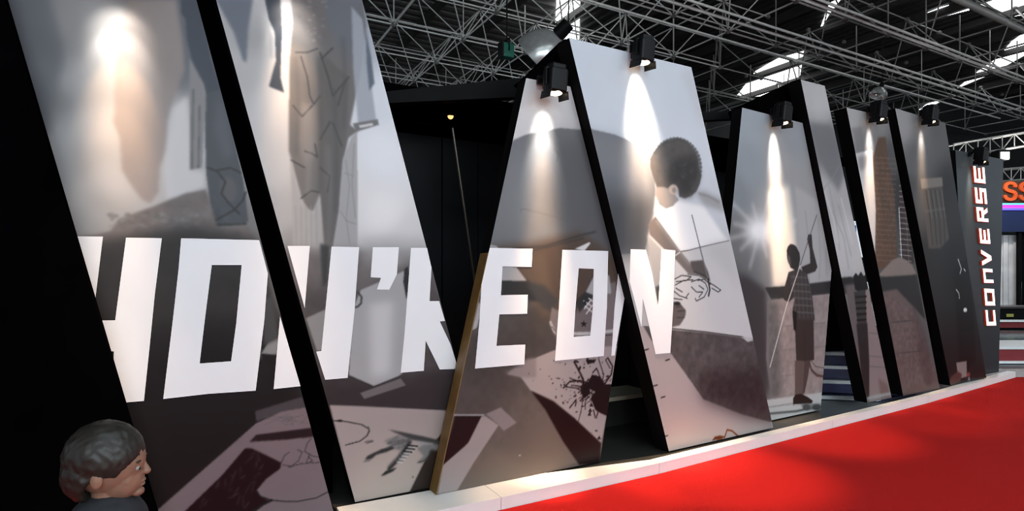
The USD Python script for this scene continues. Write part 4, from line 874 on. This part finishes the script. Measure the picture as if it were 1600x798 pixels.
# ------------------------------------------------------------------ the neighbouring stands at the right
def fbox(u0, v0, u1, v1, y, dy): # a box whose front face fills that rectangle at depth y
    a, b = at(u0, v1, y), at(u1, v0, y); return box((a[0] + b[0]) / 2, y + dy / 2, (a[2] + b[2]) / 2, b[0] - a[0], dy, b[2] - a[2])
# lighting gantry
def gantry(name, label, p, q, hgt, n):
    t = thing(name, label, 'gantry'); p, q = np.asarray(p, float), np.asarray(q, float); h = np.array([0, 0, hgt]); d = np.array([0, hgt, 0])
    for o in (0 * h, h, d, h + d): obj('chord', tube(p + o, q + o, .025, 8), M['tube_shaded'], t, smooth=50)
    for k in range(n):
        a, b = p + (q - p) * k / n, p + (q - p) * (k + 1) / n
        obj('brace', tube(a + (h if k % 2 else 0 * h), b + (0 * h if k % 2 else h), .016, 6), M['tube_shaded'], t); obj('brace', tube(a, a + h, .016, 6), M['tube_shaded'], t)
gantry('lighting_gantry', 'grey lattice lighting gantry behind the end panel', at(1490, 246, 17), at(1680, 214, 17), .40, 10)
gantry('lighting_gantry', 'bright lattice gantry lower behind the end panel above the orange sign', at(1550, 284, 20), at(1700, 272, 20), .42, 10)
p = at(1563, 243, 17.0); t = t_flood = thing('floodlight', 'bright white floodlight hanging at the gantry right of the end panel', 'lamp', p)
obj('housing', rbox(.34, .30, .30, .03), M['lampbody'], t, smooth=30); obj('lens', moved(rbox(.26, .02, .20, .008), (0, -.16, -.02)), mat('floodlens', (.9, .9, .9), .3, noise=.02, scale=9, emit=(1, .98, .94), strength=6), t)
obj('bracket', box(0, 0, .24, .03, .03, .26), M['lampbody'], t)
# orange sign
M['signboard'] = mat('signboard', (.030, .016, .010), .4, noise=.3, scale=3)
M['orange'] = mat('orange', (.45, .06, .01), .35, noise=.15, scale=6, emit=(1, .13, .02), strength=.10)
t = thing('orange_sign', 'dark sign board with large orange-red letters behind the end panel', 'sign')
obj('sign_board', fbox(1560, 282, 1680, 317, 18, .15), M['signboard'], t)
tm = meshkit.text_mesh('SS', .56, .06, bold=True); tm.apply_transform(trimesh.transformations.rotation_matrix(math.pi / 2, (1, 0, 0)))
x0 = at(1566, 314, 17.98); tm.apply_translation(x0 - [tm.bounds[0][0], 0, tm.bounds[0][2]] ); obj('lettering', tm, M['orange'], t)
t = thing('neon_fascia', 'blue and magenta light stripes under the orange sign', 'light strip')
for c, (v0, v1, name) in {'cyan': (317, 320, (.1, .5, 1)), 'magenta': (320, 324.5, (1, .04, .55)), 'blue': (324.5, 328, (.12, .10, 1))}.items():
    obj('light_strip', fbox(1558, v0, 1690, v1, 18.0, .12), mat('neon_' + c, name, .4, noise=.05, scale=2, emit=name, strength=.8), t)
tag(obj('blue_fascia', fbox(1556, 328.5, 1690, 362, 18.05, .2), mat('navy', (.006, .016, .07), .4, noise=.2, scale=1)), 'dark navy fascia panel under the light stripes', 'fascia')
L_ = UsdLux.SphereLight.Define(stage, str(t_flood.GetPath()) + '/light'); L_.CreateRadiusAttr(.10); L_.CreateIntensityAttr(520.0); L_.CreateColorAttr(Gf.Vec3f(1, .98, .95)); L_.AddTranslateOp().Set(Gf.Vec3d(.3, -.3, -.45))
t = thing('white_booth', 'whitish curtained booth wall right of the end panel', 'booth')
M['curtain'] = mat('curtain', (.72, .70, .70), .6, noise=.2, scale=2.5)
for k in range(5): obj('curtain_panel', fbox(1552 + 8 * k, 367, 1559.4 + 8 * k, 478, 18.3 + .05 * (k % 2), .1), M['curtain'], t)
for u in (1592, 1601): obj('post', fbox(u, 360, u + 4.5, 478, 18.1, .1), M['black'], t)
t = thing('black_counter', 'long black counter with small green display right of the end panel', 'counter')
obj('counter_body', fbox(1545, 482, 1700, 499, 13.5, .6), M['black'], t); obj('counter_top', fbox(1543, 479, 1702, 482, 13.45, .7), M['deck'], t)
obj('display', fbox(1573, 490, 1584, 495, 13.49, .02), mat('disp', (.05, .06, .01), .3, noise=.1, scale=9, emit=(.5, .55, .12), strength=.25), t)
obj('base_trim', fbox(1545, 499, 1700, 503, 13.5, .6), M['nosing'], t); obj('kick_panel', fbox(1545, 503, 1700, 512, 13.55, .5), mat('redkick', (.20, .015, .018), .5, noise=.1, scale=3), t)
obj('plinth_block', fbox(1545, 512, 1700, 516, 13.6, .5), M['black'], t)
M['teal'] = mat('teal', (.09, .15, .16), .12, noise=.15, scale=1)
def flat(name, uv, z, m, label, cat_, th=.03):
    pts = [ground(u, v, z) for u, v in uv]; x = trimesh.creation.extrude_polygon(Polygon(pts).buffer(0), th, engine='earcut'); x.apply_translation((0, 0, z - th)); return tag(obj(name, x, m), label, cat_)
flat('platform_floor', [(1540, 517), (1700, 517), (1700, 541), (1540, 541)], .30, M['teal'], 'glossy teal floor of the neighbouring stand', 'floor platform', .28)
t = thing('red_step', 'dark red curved front step of the neighbouring stand with white edges', 'step')
obj('step_face', fbox(1540, 546, 1700, 564, 10.2, .9), mat('redstep', (.22, .016, .02), .5, noise=.12, scale=3), t)
obj('edge_trim', fbox(1540, 541, 1700, 545.5, 10.18, .95), M['nosing'], t); obj('base_trim', fbox(1540, 564, 1700, 568, 10.15, .9), M['nosing'], t)
# things of the hall glimpsed through the narrow gap by the white-sheet panel
t = thing('info_board', 'white and blue notice board glimpsed between the white-sheet and brick panels', 'board')
obj('board', fbox(1330, 345, 1352, 402, 13, .05), mat('bluew', (.75, .80, .84), .4, noise=.05, scale=4, emit=(.9, .95, 1), strength=.25), t)
obj('blue_band', fbox(1328, 352, 1338, 392, 12.97, .03), mat('blueb', (.04, .16, .40), .4, noise=.1, scale=4), t)
obj('leg', cat(fbox(1333, 402, 1335, 537, 13.0, .04), fbox(1347, 402, 1349, 537, 13.0, .04)), M['black'], t)
t = thing('poster_stand', 'black and white poster stand glimpsed lower in the same narrow gap', 'poster')
obj('poster', fbox(1362, 455, 1384, 508, 12, .04), mat('pbw', (.6, .6, .6), .5, noise=.8, scale=6), t); obj('stand_leg', fbox(1371, 508, 1375, 556, 12.0, .04), M['black'], t)
tag(obj('red_ledge', fbox(1300, 534, 1400, 589, 9.1, .4), mat('redl', (.30, .02, .02), .5, noise=.1, scale=3)), 'red upholstered ledge at the top of the steps', 'ledge')

# ------------------------------------------------------------------ the passer-by at the lower left
SKIN = usdkit.material(stage, '/World/Looks/skin', {'tc': ('texture_coordinate', {}), 'n': ('noise_texture', {'scale': 30.0}), 'r': ('rgb_ramp', {'ramp': [(.3, (.26, .14, .09)), (.7, (.32, .17, .11))]}), 'p': ('principled_bsdf', {'roughness': .5, 'subsurface_weight': .1})},
    [('tc.object', 'n.vector'), ('n.fac', 'r.fac'), ('r.color', 'p.base_color')], surface='p.BSDF')
M['hair'] = mat('hair', (.022, .018, .014), .45, noise=.4, scale=60)
M['shirt'] = mat('shirt', (.018, .019, .024), .8, noise=.3, scale=40)
M['shoe'] = mat('shoe', (.03, .03, .03), .5, noise=.2, scale=20)
def bone(p, q, r0, r1): return m3.Manifold.batch_hull([m3.Manifold.sphere(r0, 18).translate(tuple(map(float, p))), m3.Manifold.sphere(r1, 18).translate(tuple(map(float, q)))])
def solid(bones, length=.012, it=10):
    m = m3.Manifold.batch_boolean(bones, m3.OpType.Add).refine_to_length(length).to_mesh()
    x = trimesh.Trimesh(m.vert_properties[:, :3], m.tri_verts); trimesh.smoothing.filter_taubin(x, iterations=it); return x
def ell(c, r): return m3.Manifold.sphere(1, 32).scale(tuple(r)).translate(tuple(c))
def child(loc, rz):
    t = thing('person', 'dark-haired child in dark clothes walking past at the lower left corner', 'person', loc, rz)
    # faces local +x; height 1.18
    B = [ell((.005, 0, 1.085), (.088, .072, .094)), ell((.034, 0, 1.030), (.056, .050, .058)), ell((.046, .026, 1.036), (.030, .024, .030)), ell((.046, -.026, 1.036), (.030, .024, .030)), bone((.0, 0, .93), (0, 0, 1.02), .040, .038),
         ell((.094, 0, 1.046), (.012, .011, .010)), bone((.084, 0, 1.072), (.095, 0, 1.050), .008, .009), ell((.084, 0, 1.021), (.009, .018, .006)), ell((.083, 0, 1.010), (.008, .016, .006)), ell((.072, 0, .990), (.018, .020, .014)),
         ell((-.006, .072, 1.052), (.015, .008, .023)), ell((-.006, -.072, 1.052), (.015, .008, .023)),
         bone((0, 0, .72), (0, 0, .90), .085, .095), bone((0, -.10, .89), (0, .10, .89), .050, .050), bone((0, -.045, .62), (0, .045, .62), .075, .075), bone((0, 0, .62), (0, 0, .74), .09, .085)]
    for s in (-1, 1):
        sw = .06 * s
        B += [bone((0, .12 * s, .885), (-.03 * s, .155 * s, .70), .040, .032), bone((-.03 * s, .155 * s, .70), (.05 - .02 * s, .165 * s, .52), .031, .022)]
        w0 = np.array([.05 - .02 * s, .165 * s, .52]); B += [bone(w0, w0 + [.012, 0, -.05], .020, .024)]
        for f_, (dy, ln) in enumerate(((-.018, .045), (-.006, .052), (.006, .050), (.017, .040))):
            a = w0 + [.014 + dy, .0, -.055]; b = a + [.006, -.004 * s, -ln * .55]; B += [bone(a, b, .0075, .007), bone(b, b + [-.004, -.010 * s, -ln * .45], .007, .006)]
        a = w0 + [.026, -.006 * s, -.022]; B += [bone(a, a + [.018, -.006 * s, -.022], .008, .0075), bone(a + [.018, -.006 * s, -.022], a + [.020, -.010 * s, -.042], .0075, .0065)]
        B += [bone((0, .055 * s, .62), (sw * .9, .06 * s, .34), .070, .048), bone((sw * .9, .06 * s, .34), (sw * 1.3 - .03, .06 * s, .075), .045, .030), bone((sw * 1.3 - .035, .06 * s, .04), (sw * 1.3 + .09, .065 * s, .03), .034, .026)]
    obj('body', solid(B, .008, 6), SKIN, t, smooth=True)
    hair = m3.Manifold.batch_boolean([ell((-.008, 0, 1.100), (.099, .084, .098)), ell((-.040, 0, 1.06), (.068, .076, .085))], m3.OpType.Add)
    cut = m3.Manifold.batch_boolean([ell((.098, 0, 1.030), (.088, .088, .074)), ell((.005, 0, 1.01), (.05, .2, .05)), m3.Manifold.cube((.3, .3, .2), True).translate((0, 0, .885))], m3.OpType.Add)
    hm = (hair - cut).refine_to_length(.008).to_mesh(); hx = trimesh.Trimesh(hm.vert_properties[:, :3], hm.tri_verts)
    trimesh.smoothing.filter_taubin(hx, iterations=8)
    nn = meshkit.fbm(hx.vertices * [60, 220, 60], 3, 5); hx.vertices += hx.vertex_normals * ((nn - .5) * .009)[:, None]
    obj('hair', hx, M['hair'], t, smooth=True)
    for s in (-1, 1):
        obj('eye', moved(trimesh.creation.icosphere(2, .008), (.0785, .029 * s, 1.064)), mat(f'eye{s + 1}', (.35, .33, .31), .3, noise=.05, scale=80), t, smooth=True)
        obj('iris', moved(trimesh.creation.icosphere(2, .0056), (.0822, .0295 * s, 1.063)), M['hair'], t, smooth=True)
        obj('eyebrow', moved(rbox(.008, .028, .005, .002), (.0835, .030 * s, 1.083)), M['hair'], t)
    S_ = [bone((0, 0, .66), (0, 0, .90), .098, .102), bone((0, -.10, .885), (0, .10, .885), .058, .058), bone((0, -.045, .63), (0, .045, .63), .085, .085)]
    for s in (-1, 1): S_ += [bone((0, .12 * s, .885), (-.022 * s, .147 * s, .75), .049, .042)]
    obj('shirt', solid(S_, .014), M['shirt'], t, smooth=True)
    T_ = [bone((0, -.045, .615), (0, .045, .615), .083, .083)]
    for s in (-1, 1): T_ += [bone((0, .055 * s, .62), (.054 * s, .06 * s, .34), .078, .056), bone((.054 * s, .06 * s, .34), (.078 * s - .03, .06 * s, .10), .053, .042)]
    obj('trousers', solid(T_, .014), M['inner'], t, smooth=True)
    for s in (-1, 1): obj('shoe', solid([bone((.078 * s - .035, .06 * s, .045), (.078 * s + .09, .065 * s, .036), .042, .034)], .012), M['shoe'], t, smooth=True)
    return t
yq = 1.62
child((at(168, 720, yq)[0], yq, .006), 20)
